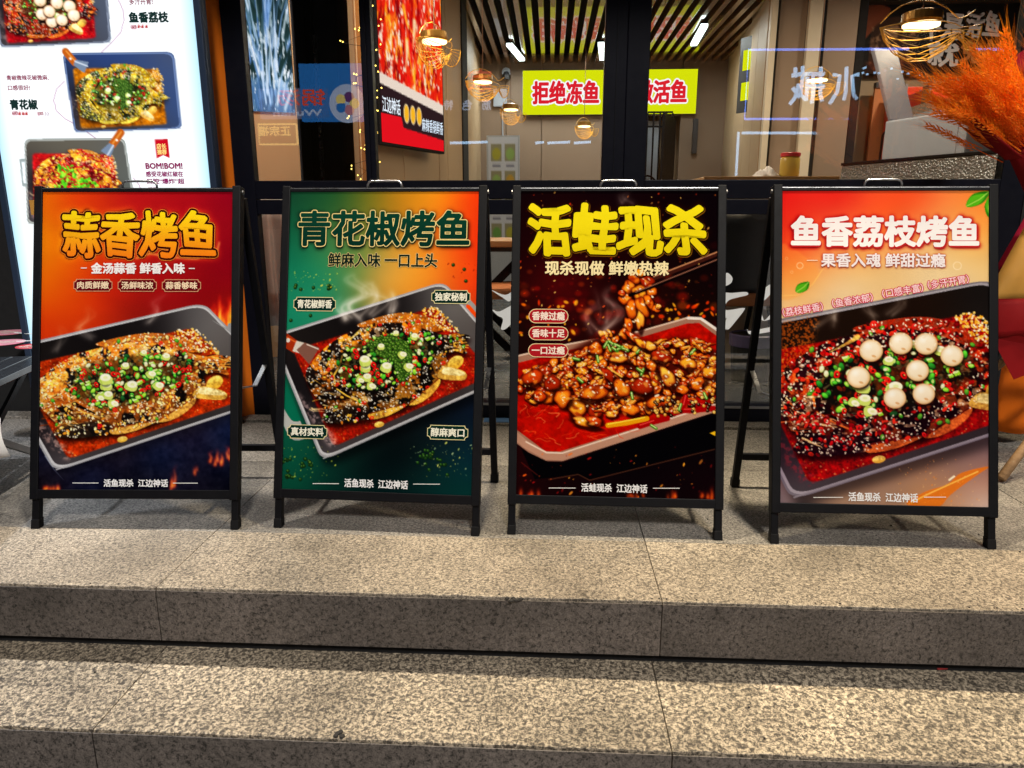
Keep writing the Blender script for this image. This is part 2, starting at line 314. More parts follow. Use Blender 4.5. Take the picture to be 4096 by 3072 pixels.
    def steam(s, pts, wd, al, L=None, seed=0):
        for k in range(3):
            q = np.array(pts, float)+np.c_[s.rg.normal(0, wd*.5, len(pts)), s.rg.normal(0, 6, len(pts))]
            cur = smooth_poly(np.vstack([q, q[::-1]]), 6)[:6*(len(q)-1)]
            s.line(cur, wd*s.rg.uniform(.25, .6), (235, 225, 215), L, al*.5, bl=6, taper=True, light=True)
            s.line(cur+3, wd*.16, (245, 235, 225), L, al*.4, bl=2, taper=True, light=True)
    def out(s):
        a = np.clip(s.a, 0, 1); a = np.clip(a-s.tone*.55*np.sin(2*np.pi*a)/(2*np.pi)-s.tone*.012, 0, 1); g = a.mean(-1, keepdims=True); a = np.clip(g+(a-g)*(1+.16*s.tone), 0, 1); a = a[:s.h//2*2, :s.w//2*2]; a = (a[::2, ::2]+a[1::2, ::2]+a[::2, 1::2]+a[1::2, 1::2])/4
        return a

TRAY = [(47, 718), (790, 483), (1123, 866), (265, 1250)]
def lerp2(q, u, v):
    q = np.array(q, float); return (q[0]*(1-u)+q[1]*u)*(1-v)+(q[3]*(1-u)+q[2]*u)*v
def quad_in(q, a):                                          # corners moved a fraction towards the middle
    return [lerp2(q, a, a*1.25), lerp2(q, 1-a, a*1.25), lerp2(q, 1-a, 1-a*1.25), lerp2(q, a, 1-a*1.25)]
def rnd(q, r=.07):
    q = [np.array(p, float) for p in q]; out = []
    for i in range(4):
        a, b, c = q[i-1], q[i], q[(i+1) % 4]
        p0 = b+(a-b)*r; p1 = b+(c-b)*r
        for t in np.linspace(0, 1, 6): out.append((1-t)**2*p0+2*t*(1-t)*b+t*t*p1)
    return np.array(out)
def dish(c, L, st, seed=3):
    """grilled fish in a steel tray; L maps the dish drawing into the print's own coordinates"""
    rg = c.rg; g = st.get
    rim = g('rim', (150, 150, 155)); wall = g('wall', (40, 36, 38))
    if g('handles', True):
        for hq in ([(40, 880), (75, 870), (170, 1100), (205, 1130), (195, 1160), (120, 1160), (60, 1010)],):
            c.poly(hq, (170, 172, 170), L, sm=True); c.poly([(75, 925), (100, 915), (160, 1060), (165, 1085), (125, 1082), (80, 1000)], g('hole', (20, 110, 90)), L, sm=True)
        c.poly([(880, 560), (915, 560), (1010, 690), (1000, 760), (940, 690)], (150, 150, 150), L, sm=True)
        c.poly([(893, 590), (915, 585), (985, 690), (960, 690)], g('hole2', (225, 90, 30)), L, sm=True)
    sh = c.pmask(rnd([(p[0]+10, p[1]+45) for p in TRAY]), L, bl=10*c.scale(500, 800, L)+2); c.put(sh, K(5, 6, 10), g('shadow', .65))
    c.poly(rnd(quad_in(TRAY, -.012)), rim, L); c.poly(rnd(quad_in(TRAY, -.004)), tuple(min(255, v+35) for v in rim), L); c.poly(rnd(quad_in(TRAY, .006)), wall, L)
    wl = c.pmask(rnd(quad_in(TRAY, .006)), L)
    wc = c.field([(60, 730, g('w1', (44, 38, 38))), (230, 680, g('w1', (34, 30, 30))), (400, 640, g('w1', (26, 22, 24))), (600, 570, g('w1', (34, 30, 32))), (770, 520, g('w3', (92, 90, 92))), (830, 570, g('w2', (120, 118, 118))), (1000, 760, g('w2', (104, 100, 100))), (900, 650, g('w2', (92, 88, 88))), (265, 1210, (84, 80, 84)), (130, 950, (30, 26, 30)), (200, 1110, (44, 38, 42)), (800, 980, (60, 56, 58)), (500, 1120, (74, 68, 70))], p=4, L=L)
    c.put(wl, wc)
    inn = [(135, 775), (755, 585), (1010, 880), (310, 1200)]
    im = c.pmask(rnd(inn, .05), L, bl=1)
    b0, b1, b2 = g('broth', ((120, 28, 12), (170, 62, 22), (92, 20, 14)))
    n = fbm(c.h, c.w, 26, 4, seed)[..., None]; n2 = fbm(c.h, c.w, 9, 3, seed+1)[..., None]
    bc = K(*b0)*(1-n)+K(*b1)*n; bc = bc*(.8+.45*n2)
    c.put(im, np.clip(bc, 0, 1))
    gl = c.pmask([(150, 960), (200, 1010), (300, 1130), (330, 1190), (290, 1195), (210, 1080)], L, sm=True, bl=4); c.put(gl*np.clip((fbm(c.h, c.w, 10, 4, seed+5)-.44)*6, 0, 1), K(*g('gleam', (225, 190, 180))), .5)
    for (x, y) in c.scatter(im, 700):
        c0 = [(225, 150, 60), (240, 205, 140), b2][rg.integers(3)]
        q = hmap(np.linalg.inv(c.M @ L), [(x, y)])[0]; c.ell(q[0], q[1], rg.uniform(2, 4), rg.uniform(1, 3), rg.uniform(0, 3), c0, L, al=.55)
    # the fish: raised fin behind, body, tail
    fin = [(420, 672), (480, 640), (600, 612), (700, 622), (765, 650), (780, 690), (600, 690)]
    fm = c.pmask(fin, L, sm=True); nn = fbm(c.h, c.w, 7, 3, seed+2)[..., None]
    c.put(c.pmask([(p[0]+3, p[1]+9) for p in fin], L, True, 3), K(40, 8, 5), .7)
    f0, f1, f2 = g('flesh', ((196, 120, 40), (235, 180, 90), (120, 55, 18)))
    c.put(fm, np.clip(K(*f0)*(1.35-.8*nn)+.12*(nn > .58), 0, 1))
    body = [(190, 875), (245, 795), (330, 725), (430, 682), (540, 656), (640, 660), (740, 692), (800, 708), (850, 702), (908, 712), (880, 745), (895, 790), (840, 778), (806, 800), (812, 845), (772, 905), (735, 935), (690, 985), (640, 1015), (540, 1052), (440, 1082), (330, 1098), (262, 1082), (272, 1040), (240, 990), (205, 940)]
    c.put(c.pmask([(p[0]+4, p[1]+18) for p in body], L, True, 5), K(25, 5, 4), .85)
    bm = c.pmask(body, L, sm=True)
    k = c.scale(500, 850, L)
    na = fbm(c.h, c.w, 60*k, 5, seed+7)[..., None]; nb = fbm(c.h, c.w, 18*k+2, 4, seed+8)[..., None]
    base = K(*f0)*(.65+.7*nb); base = base+(K(*f1)-base)*np.clip((na-.45)*4, 0, 1)*.6
    sk = g('skin', (24, 16, 16)); thr = g('char', .5)
    chm = np.clip((fbm(c.h, c.w, 40*k+3, 5, seed+9)-thr)*14, 0, 1)[..., None]; base = base*(1-chm)+K(*sk)*(.6+.9*nb)*chm
    lit = c.field([(250, 820, (150, 150, 150)), (500, 690, (165, 165, 165)), (750, 700, (130, 130, 130)), (300, 1080, (60, 60, 60)), (560, 1040, (70, 70, 70)), (780, 900, (70, 70, 70)), (500, 850, (120, 120, 120))], p=3, L=L)
    base = base*(lit*255/120.)
    c.put(bm, np.clip(base, 0, 1))
    gz = (fbm(c.h, c.w, 12*k+2, 3, seed+20, 1.6) > .66)*bm; c.put(gz, K(255, 225, 180), .5)
    belly = c.pmask([(262, 1085), (330, 1030), (450, 1020), (470, 1060), (440, 1088), (330, 1103)], L, True, 2); c.put(belly*bm, K(*sk), .8)
    for sg in ([(640, 1012), (700, 960), (770, 900), (775, 925), (735, 975), (680, 1010)], [(470, 1052), (560, 1025), (640, 1008), (560, 1058), (480, 1078)]):
        c.poly(sg, f1, L, sm=True, al=.85); c.line(sg[:3], 5, f2, L)
    # gill slit and head
    c.line([(362, 790), (352, 830), (322, 870), (325, 915)], 20, (18, 12, 12), L, taper=True); c.line([(350, 800), (335, 850), (312, 885), (318, 925)], 7, f1, L)
    c.line([(335, 935), (375, 960), (430, 990)], 17, (18, 12, 12), L, taper=True); c.line([(325, 945), (370, 975), (425, 1000)], 6, f1, L)
    for _ in range(26):
        x, y = rg.uniform(200, 350), rg.uniform(830, 1050); c.line([(x, y), (x+rg.uniform(15, 45), y+rg.uniform(-18, 22)), (x+rg.uniform(40, 75), y+rg.uniform(-10, 30))], rg.uniform(3, 7), [f1, f2, (245, 215, 160)][rg.integers(3)], L, al=.75, taper=True)
    for _ in range(14):
        x, y = rg.uniform(800, 880), rg.uniform(705, 775); c.line([(x, y), (x+40, y+rg.uniform(-12, 12))], 4, [f1, sk][rg.integers(2)], L, al=.8)
    Li = np.linalg.inv(c.M @ L)
    both = np.clip(bm+fm, 0, 1)
    for (pal, cnt, sz) in g('crumbs', ()):
        for q in hmap(Li, c.scatter(both, cnt)):
            col = pal[rg.integers(len(pal))]; r = rg.uniform(.6, 1.2)*sz
            c.ell(q[0]+1, q[1]+2, r*1.15, r*.8, rg.uniform(0, 3), (40, 18, 8), L, al=.45)
            c.ell(q[0], q[1], r*1.1, r*rg.uniform(.5, .8), rg.uniform(0, 3.1), col, L, c2=tuple(min(255, int(v*1.18)) for v in col))
    # radish and stray garlic
    c.ell(845, 828, 38, 26, -.6, (205, 150, 60), L, c2=(235, 200, 110)); c.poly([(800, 845), (885, 868), (880, 905), (770, 895)], (205, 160, 85), L, sm=True); c.poly([(805, 848), (882, 870), (875, 885), (790, 878)], (238, 212, 150), L, sm=True)
    c.ell(510, 1100, 22, 12, -.2, (215, 160, 70), L, c2=(240, 210, 130))
    c.line([(430, 690), (400, 715), (355, 745)], 14, (235, 200, 110), L, al=.8, taper=True)
    # fine photographic grain over the food, wet glints
    fg = c.pmask(rnd(inn, .05), L, bl=2); gn = fbm(c.h, c.w, 5, 2, seed+40); gn2 = fbm(c.h, c.w, 22*k+3, 3, seed+41)
    c.a = c.a*(1+(fg*((gn-.5)*.55+(gn2-.5)*.55))[..., None])
    for q in hmap(Li, c.scatter(both, 120)): c.ell(q[0], q[1], rg.uniform(2, 6), rg.uniform(1, 2.5), rg.uniform(-.8, .4), (255, 246, 232), L, al=.55, soft=.6)
    # the heap of scallion, chilli and pepper
    heap = [(340, 790), (420, 745), (520, 715), (640, 700), (745, 715), (770, 760), (730, 830), (640, 890), (560, 930), (480, 950), (390, 940), (335, 880)]
    hm = c.pmask(heap, L, sm=True)
    if g('heap', True):
        c.put(blur(hm, 4), K(18, 26, 14), .55)
        pts = hmap(Li, c.scatter(hm, g('greens', 150)))
        for q in pts[np.argsort(pts[:, 1])]:
            t = rg.random(); a = rg.uniform(0, 3.1); r = rg.uniform(8, 15)
            if t < .5:
                gcol = [(40, 105, 40), (75, 150, 50), (25, 70, 35), (120, 185, 60)][rg.integers(4)]
                c.ell(q[0]+1, q[1]+4, r, r*.7, a, (12, 22, 10), L, al=.6); c.ell(q[0], q[1], r, r*.66, a, gcol, L, c2=tuple(min(255, int(v*1.5+15)) for v in gcol), dark=(20, 60, 25))
                if rg.random() < .5: c.ell(q[0], q[1]-1, r*.5, r*.3, a, (190, 220, 130), L)
            elif t < .76:
                c.ell(q[0]+1, q[1]+4, r*1.05, r*.8, a, (30, 5, 5), L, al=.6); c.ell(q[0], q[1], r, r*.72, a, (190, 22, 28), L, c2=(235, 60, 50), ring=.42); c.ell(q[0], q[1], r*.45, r*.3, a, (90, 10, 12), L)
                c.ell(q[0]+2, q[1]-1, 2.5, 2, 0, (245, 200, 120), L)
            elif t < .9:
                c.ell(q[0], q[1], r*.8, r*.55, a, (215, 215, 160), L, c2=(245, 245, 225), dark=(150, 165, 90))
            else:
                c.poly([(q[0]-r, q[1]-r*.3), (q[0]+r*.4, q[1]-r*.8), (q[0]+r, q[1]+r*.2), (q[0]-r*.3, q[1]+r*.8)], (150, 200, 70), L); c.poly([(q[0]-r, q[1]-r*.3), (q[0]+r*.4, q[1]-r*.8), (q[0]+r*.2, q[1]-r*.2), (q[0]-r*.8, q[1]+r*.2)], (215, 235, 165), L)
        for q in hmap(Li, c.scatter(both, g('stray', 34))):
            t = rg.random(); r = rg.uniform(7, 11)
            if t < .55: c.ell(q[0], q[1], r, r*.7, rg.uniform(0, 3), (60, 130, 45), L, c2=(140, 195, 80), dark=(25, 70, 25))
            else: c.ell(q[0], q[1], r*1.1, r*.8, rg.uniform(0, 3), (185, 24, 28), L, ring=.4, c2=(230, 60, 50))
    if g('peppercorn', 0):
        pm = c.pmask([(470, 745), (540, 712), (620, 735), (650, 790), (640, 880), (600, 910), (585, 850), (520, 800), (480, 780)], L, sm=True)
        pts = hmap(Li, c.scatter(pm, g('peppercorn')))
        for q in pts[np.argsort(pts[:, 1])]: c.ell(q[0], q[1], 9.5, 9, 0, (52, 88, 30), L, c2=(100, 140, 55), dark=(16, 34, 12), hi=(165, 190, 110))
    for (x, y, a, z) in g('whites', ((452, 852, .2, 1.), (450, 822, 0, 1.15), (542, 850, .5, 1.1), (640, 848, .9, .9), (458, 895, .3, .9), (476, 932, 1.7, .85), (612, 795, 1.1, .8), (428, 905, 2.2, .7), (665, 715, .4, .75), (520, 760, .2, .7), (585, 700, .3, .6))):
        S = np.array([[z*math.cos(a), -z*math.sin(a), 0], [z*math.sin(a), z*math.cos(a), 0], [0, 0, 1]]); S = np.array([[1, 0, x], [0, 1, y], [0, 0, 1]]) @ S @ np.array([[1, 0, -x], [0, 1, -y], [0, 0, 1]]); L0, L = L, L @ S
        c.ell(x, y+8, 20, 20, a, (30, 40, 15), L, al=.5)
        c.poly([(x-19, y-6), (x+17, y-10), (x+19, y+16), (x-14, y+20)], (196, 214, 120), L, sm=True); c.ell(x-1, y-8, 19, 13, a*.2, (238, 240, 200), L, c2=(250, 250, 225)); c.ell(x-1, y-8, 8, 5, 0, (214, 224, 150), L, al=.7); c.line([(x-17, y+4), (x-12, y+17)], 4, (150, 180, 80), L, al=.7); L = L0
    for (x, y, r) in g('lychee', ()):
        c.ell(x+3, y+9, r*1.02, r, 0, (30, 10, 8), L, al=.7, soft=.3); c.ell(x, y, r, r*.96, 0, (234, 208, 176), L, c2=(255, 246, 226), dark=(206, 160, 118), hi=(255, 252, 242), soft=.06)
        c.ell(x+r*.25, y+r*.5, r*.2, r*.1, .3, (190, 130, 85), L, al=.6)
    if g('cilantro', False):
        for _ in range(16):
            x, y = rg.uniform(380, 640), rg.uniform(750, 910); a = rg.uniform(-1.2, 1.2)
            pp = [(x, y), (x+40*math.cos(a), y+34*math.sin(a)+6), (x+78*math.cos(a+.3), y+70*math.sin(a+.3))]; c.line(pp, 7, (120, 205, 50), L)
            for p in (pp[0], pp[2]):
                for _k in range(5): c.ell(p[0]+rg.normal(0, 14), p[1]+rg.normal(0, 12), 14, 9, rg.uniform(0, 3), [(95, 190, 40), (150, 225, 70), (60, 150, 35)][rg.integers(3)], L)
    if g('chillies', 0):
        for q in hmap(Li, c.scatter(both, g('chillies'))):
            a = rg.uniform(-.8, .8); l = rg.uniform(25, 55); c.line([(q[0], q[1]), (q[0]+l*.5, q[1]+l*.5*math.sin(a)-3), (q[0]+l, q[1]+l*math.sin(a))], rg.uniform(9, 15), [(175, 12, 24), (205, 30, 34), (125, 6, 16)][rg.integers(3)], L, taper=True)
            c.line([(q[0]+3, q[1]-2), (q[0]+l*.5, q[1]+l*.45*math.sin(a)-5)], 2.5, (245, 140, 120), L, al=.7)
    for (cnt, col) in g('sesame', ()):
        for q in hmap(Li, c.scatter(np.clip(both-hm*.8, 0, 1), cnt)):
            c.ell(q[0], q[1], rg.uniform(2.8, 4.4), rg.uniform(1.5, 2.4), rg.uniform(0, 3.1), col, L)
    for q in hmap(Li, c.scatter(c.pmask([(700, 600), (770, 590), (860, 690), (800, 690), (740, 650)], L, True), 130)):
        c.ell(q[0], q[1], rg.uniform(3, 6), rg.uniform(2, 4), rg.uniform(0, 3), [(240, 200, 120), (235, 165, 60), (250, 235, 200)][rg.integers(3)], L)
    if g('spatula', False): spatula(c, L)
    # rim over the food
    c.line([TRAY[3], lerp2(TRAY, .5, 1), TRAY[2]], 6, tuple(min(255, v+20) for v in rim), L, al=.9)
def spatula(c, L):
    c.poly([(20, 665), (105, 700), (158, 738), (140, 790), (90, 760), (10, 715)], (150, 62, 28), L); c.line([(20, 672), (150, 742)], 7, (200, 105, 55), L)
    c.ell(112, 732, 9, 9, 0, (225, 215, 205), L); c.poly([(150, 735), (190, 745), (165, 790), (132, 780)], (205, 195, 185), L); c.poly([(185, 742), (250, 765), (205, 838), (150, 775)], (125, 95, 85), L); c.line([(195, 750), (245, 770)], 5, (215, 200, 190), L)

ID = np.eye(3)
PW, PH, NX, NY = .58, .902, 276, 430
PCORN = {1: [(93, 80), (926, 75), (917, 1397), (66, 1395)], 2: [(124, 80), (954, 78), (920, 1418), (76, 1391)],
         3: [(112, 62), (987, 66), (973, 1438), (92, 1418)], 4: [(166, 72), (1045, 72), (1053, 1412), (161, 1390)]}
PCAN = {k: homog(v, [(0, 0), (2*NX, 0), (2*NX, 2*NY), (0, 2*NY)]) for k, v in PCORN.items()}
PMET = {k: homog(v, [(-PW/2, PH), (PW/2, PH), (PW/2, 0), (-PW/2, 0)]) for k, v in PCORN.items()}
def embers(c, box, n, cols, r0=2, r1=7):
    for _ in range(n):
        x = c.rg.uniform(box[0], box[2]); y = c.rg.uniform(box[1], box[3]); r = c.rg.uniform(r0, r1)*c.rg.random()
        a = c.rg.uniform(-1.3, -.4); c.ell(x, y, r*1.7+.6, r*.6+.4, a, cols[c.rg.integers(len(cols))], al=c.rg.uniform(.5, 1), soft=.5)
def flames(c, base, n, w, h, seed=0):
    rg = c.rg
    for _ in range(n):
        x = base[0]+rg.normal(0, w*.5); y = base[1]+rg.normal(0, h*.12); l = rg.uniform(.35, 1)*h; d = rg.uniform(-.5, .5)*w*.5
        pts = [(x, y), (x+d*.4, y-l*.4), (x-d*.3, y-l*.75), (x+d, y-l)]
        c.line(pts, w*.32, (200, 40, 12), bl=3, al=.55, taper=True, light=True); c.line(pts[:3], w*.16, (255, 150, 40), bl=2, al=.7, taper=True, light=True)
def paint1():
    c = Canvas(2*NX, 2*NY, PCAN[1], 11)
    c.a = c.field([(93, 80, (206, 120, 28)), (250, 120, (196, 70, 30)), (500, 90, (160, 30, 42)), (926, 80, (128, 12, 44)), (700, 200, (150, 20, 40)), (900, 400, (125, 10, 38)), (80, 300, (226, 150, 30)), (200, 330, (222, 120, 28)), (80, 500, (222, 120, 26)), (250, 560, (216, 92, 26)), (80, 700, (196, 66, 24)), (400, 470, (180, 44, 32)), (600, 480, (150, 24, 36)), (500, 620, (120, 30, 26)), (300, 650, (176, 62, 26)), (800, 560, (120, 14, 28)), (910, 640, (150, 40, 20)),
                   (70, 1200, (24, 34, 66)), (300, 1330, (18, 28, 60)), (600, 1230, (22, 40, 78)), (900, 1100, (26, 46, 84)), (900, 1300, (14, 22, 50)), (500, 1390, (12, 12, 22)), (70, 1390, (20, 14, 20)), (900, 1390, (12, 10, 18))])
    lo = c.pmask([(0, 1180), (1000, 1060), (1000, 1500), (0, 1500)], bl=20); n = fbm(c.h, c.w, 14, 4, 3); c.put(lo, K(40, 66, 110), .25*0+0); c.a += (lo*(n-.5)*.12)[..., None]
    flames(c, (890, 660), 12, 60, 150); glow(c, '蒜香烤鱼', (178, 850, 165, 368), (255, 120, 20), 10, .75); glow(c, '蒜香烤鱼', (178, 850, 165, 368), (50, 4, 6), 5, 1, dark=True)
    c.line([(500, 372), (560, 350), (640, 366), (760, 372), (850, 350), (862, 300)], 6, (255, 190, 90), al=.8, bl=2, light=True)
    L = homog(TRAY, [(-135, 790), (790, 573), (1168, 958), (150, 1300)])
    dish(c, L, dict(handles=False, char=.535, skin=(30, 24, 24), flesh=((190, 112, 46), (232, 176, 96), (130, 62, 20)), crumbs=([((222, 160, 80), (238, 190, 110), (200, 128, 52), (245, 215, 150)), 300, 7.5], [((230, 170, 90), (250, 225, 170)), 260, 5]), sesame=((300, (248, 236, 205)),), greens=185, stray=44, shadow=.3, broth=((128, 34, 12), (186, 78, 26), (92, 20, 14))), 31)
    c.poly([(830, 640), (905, 690), (940, 720), (930, 660), (905, 655), (890, 672)], (150, 150, 152), sm=True)
    for p in ([(300, 720), (270, 680), (310, 630), (290, 580)], [(560, 650), (600, 600), (580, 560), (640, 520)], [(150, 780), (180, 720), (150, 660)]): c.steam(p, 34, .35)
    flames(c, (860, 1265), 8, 60, 70); flames(c, (650, 1390), 5, 40, 90); flames(c, (740, 1310), 3, 30, 50); flames(c, (110, 1392), 7, 60, 30)
    c.line([(100, 1240), (140, 1300), (180, 1345)], 4, (150, 160, 180), al=.6, taper=True)
    return c.out()
def sprigs(c, spots):
    for (x, y, n, r) in spots:
        for _ in range(n):
            px, py = x+c.rg.normal(0, r), y+c.rg.normal(0, r*.8); c.ell(px, py, 8, 8, 0, (20, 52, 26), c2=(60, 100, 45), dark=(6, 20, 12), hi=(120, 160, 90))
def paint2():
    c = Canvas(2*NX, 2*NY, PCAN[2], 12)
    c.a = c.field([(124, 80, (22, 66, 52)), (300, 90, (26, 84, 56)), (480, 90, (106, 112, 46)), (600, 110, (176, 130, 44)), (760, 100, (232, 160, 50)), (880, 90, (232, 110, 36)), (950, 100, (214, 44, 26)), (940, 300, (222, 52, 28)), (950, 480, (222, 56, 28)), (860, 400, (236, 110, 40)), (700, 400, (240, 165, 70)), (560, 440, (222, 175, 105)), (420, 360, (100, 140, 90)), (130, 250, (20, 92, 74)), (120, 400, (22, 118, 98)), (250, 480, (40, 140, 115)), (110, 640, (30, 130, 110)), (250, 620, (50, 140, 118)), (640, 500, (240, 150, 60)), (90, 900, (24, 112, 92)), (90, 1060, (22, 104, 84)), (90, 1200, (18, 86, 72)), (150, 1290, (18, 92, 74)), (90, 1390, (16, 78, 64)), (300, 1340, (10, 52, 48)), (500, 1290, (4, 14, 20)), (600, 1180, (4, 8, 14)), (800, 1040, (8, 16, 34)), (920, 1000, (16, 30, 58)), (920, 1250, (14, 52, 70)), (800, 1380, (12, 60, 60)), (915, 1400, (12, 66, 62)), (560, 1400, (8, 40, 42))])
    dish(c, ID, dict(spatula=True, char=.44, skin=(26, 18, 16), flesh=((172, 104, 34), (236, 186, 92), (110, 50, 16)), crumbs=([((226, 170, 80), (190, 120, 50), (60, 36, 20)), 160, 7],), sesame=((430, (250, 246, 232)),), peppercorn=230, greens=170, stray=40, broth=((118, 22, 14), (158, 44, 22), (80, 14, 12)), gleam=(228, 205, 205)), 32)
    for p in ([(400, 640), (370, 580), (440, 520), (400, 460), (420, 440)], [(470, 620), (520, 560), (460, 500), (500, 470)], [(560, 600), (600, 550), (560, 510)], [(360, 640), (340, 590), (380, 540)]): c.steam(p, 46, .6)
    sprigs(c, [(150, 500, 3, 8), (290, 497, 5, 10), (225, 503, 1, 2), (208, 626, 1, 3), (120, 645, 1, 2), (832, 403, 1, 2), (888, 420, 1, 3), (890, 474, 1, 2), (95, 1250, 9, 14), (186, 1268, 10, 14), (110, 1325, 8, 12), (162, 1346, 1, 2), (718, 1255, 12, 22), (735, 1222, 6, 10), (782, 1262, 6, 10), (806, 1320, 1, 3)])
    embers(c, (120, 430, 330, 520), 40, [(225, 215, 90), (190, 200, 90)], 1, 4); embers(c, (640, 1180, 920, 1330), 60, [(200, 205, 120), (170, 190, 150)], 1, 4); embers(c, (90, 1200, 330, 1370), 40, [(190, 200, 90)], 1, 4); embers(c, (800, 390, 940, 480), 12, [(120, 40, 20)], 1, 5)
    glow(c, '青花椒烤鱼', (155, 913, 162, 325), (10, 26, 20), 6, .6, dark=True, dy=6)
    return c.out()
def paint3():
    c = Canvas(2*NX, 2*NY, PCAN[3], 13); rg = c.rg
    c.a = c.field([(112, 62, (18, 7, 12)), (500, 70, (20, 7, 14)), (987, 66, (12, 7, 14)), (150, 250, (30, 8, 12)), (150, 380, (34, 7, 10)), (250, 470, (104, 14, 18)), (350, 500, (90, 14, 18)), (200, 600, (44, 10, 10)), (480, 420, (30, 7, 10)), (640, 470, (36, 8, 10)), (880, 300, (12, 6, 10)), (800, 200, (16, 6, 10)), (900, 500, (14, 7, 10)), (930, 600, (34, 12, 8)), (700, 600, (50, 16, 10)), (130, 700, (26, 14, 10)), (500, 620, (40, 12, 10)), (150, 1300, (44, 10, 14)), (300, 1350, (20, 8, 12)), (600, 1250, (8, 6, 10)), (900, 1150, (8, 8, 12)), (950, 1350, (24, 8, 14)), (600, 1420, (20, 10, 16)), (300, 1420, (30, 10, 14))])
    for _ in range(150):
        x = rg.uniform(100, 980); y = rg.normal(540, 95); r = rg.uniform(4, 26)
        c.ell(x, y, r, r*.8, 0, [(150, 22, 20), (190, 40, 18), (90, 10, 18), (230, 110, 30)][rg.integers(4)], al=rg.uniform(.1, .42), soft=.8)
    for _ in range(80):
        x = rg.choice([rg.uniform(105, 360), rg.uniform(690, 980)]); y = rg.uniform(560, 730); c.ell(x, y, rg.uniform(4, 14), rg.uniform(3, 9), rg.uniform(0, 3), [(255, 140, 30), (250, 190, 60), (230, 80, 20)][rg.integers(3)], al=.75, soft=.7)
    embers(c, (100, 70, 985, 700), 150, [(240, 140, 50), (220, 80, 30), (250, 200, 120)], 1, 6)
    glow(c, '活蛙现杀', (145, 938, 125, 358), (40, 12, 8), 8, .9, dark=True)
    # tray
    c.poly([(92, 800), (330, 745), (640, 690), (850, 630), (910, 632), (987, 690), (987, 1040), (300, 1265), (200, 1262), (92, 1180)], (150, 118, 104), sm=False)
    c.poly([(92, 832), (340, 770), (660, 712), (850, 655), (900, 655), (987, 720), (987, 1005), (290, 1222), (225, 1220), (92, 1120)], (120, 14, 12))
    tm = c.pmask([(92, 832), (340, 770), (660, 712), (850, 655), (900, 655), (987, 720), (987, 1005), (290, 1222), (225, 1220), (92, 1120)])
    n = fbm(c.h, c.w, 34, 4, 5)[..., None]; n2 = fbm(c.h, c.w, 10, 3, 6)[..., None]; c.put(tm, np.clip((K(120, 10, 10)*(1-n)+K(196, 36, 16)*n)*(.75+.5*n2), 0, 1))
    c.put(c.pmask([(100, 1060), (500, 1080), (900, 1020), (987, 1000), (290, 1222), (225, 1220)], bl=9)*tm, K(176, 24, 14), .45)
    c.line([(92, 800), (330, 745), (640, 690), (850, 630)], 7, (206, 180, 165)); c.line([(850, 632), (905, 634), (985, 690)], 12, (225, 215, 210)); c.line([(92, 1150), (140, 1190), (230, 1240), (300, 1243), (987, 1022)], 34, (172, 136, 120)); c.line([(140, 1178), (230, 1226), (300, 1228), (987, 1006)], 6, (226, 198, 182))
    c.poly([(120, 1210), (240, 1268), (310, 1270), (987, 1052), (987, 1200), (420, 1345), (370, 1325), (180, 1345)], (8, 7, 10)); c.line([(240, 1345), (370, 1322), (420, 1348), (987, 1205)], 4, (110, 72, 50), al=.7); c.line([(120, 1270), (190, 1325)], 4, (120, 40, 30), al=.6)
    for _ in range(34):
        x, y = rg.uniform(110, 620), rg.uniform(1010, 1170); pts = [(x, y)]; a = rg.uniform(-.4, .6)
        for _k in range(5): a += rg.normal(0, .7); pts.append((pts[-1][0]+16*math.cos(a), pts[-1][1]+9*math.sin(a)))
        c.line(pts, rg.uniform(1.5, 4), [(240, 120, 60), (250, 170, 110), (220, 60, 30)][rg.integers(3)], al=.6)
    def lump(x, y, r, e=.75, a=None):
        a = rg.uniform(-1, 1) if a is None else a
        base = [(196, 104, 28), (214, 138, 48), (166, 66, 18), (222, 152, 66), (140, 44, 14), (200, 112, 32)][rg.integers(6)]; ir = rg.uniform(.06, .15)
        c.ell(x+3, y+r*.3, r*1.12, r*e*1.15, a, (40, 6, 3), al=.8, soft=.35, irr=ir)
        c.ell(x, y, r, r*e, a, base, c2=tuple(min(255, int(v*1.25+10)) for v in base), dark=(92, 22, 6), soft=.14, irr=ir)
        for _k in range(3): c.ell(x+rg.normal(0, r*.35), y+rg.normal(0, r*.25), r*rg.uniform(.2, .42), r*rg.uniform(.12, .25), a+rg.normal(0, .5), [(120, 24, 8), (232, 160, 70), (88, 16, 6), (240, 190, 110)][rg.integers(4)], al=.55, soft=.7, irr=.15)
        for _k in range(3): c.ell(x+rg.normal(0, r*.32), y-r*.2+rg.normal(0, r*.22), r*rg.uniform(.06, .2)+.8, r*rg.uniform(.03, .08)+.8, a+rg.normal(0, .5), (255, 240, 210), al=.9)
    outl = [(110, 900), (200, 840), (280, 810), (400, 740), (500, 690), (570, 690), (680, 740), (800, 720), (900, 740), (985, 800), (985, 950), (880, 985), (780, 1040), (640, 1050), (540, 1060), (440, 1040), (300, 1010), (180, 1000), (120, 960)]
    om = c.pmask(outl, sm=True); c.put(blur(om, 5), K(70, 18, 8), .9); Li = np.linalg.inv(c.M)
    pts = hmap(Li, c.scatter(om, 330)); pts = pts[np.argsort(pts[:, 1])]
    for q in pts:
        d = (q[1]-690)/370; lump(q[0], q[1], rg.uniform(12, 24)+14*d*rg.random(), rg.uniform(.5, .85))
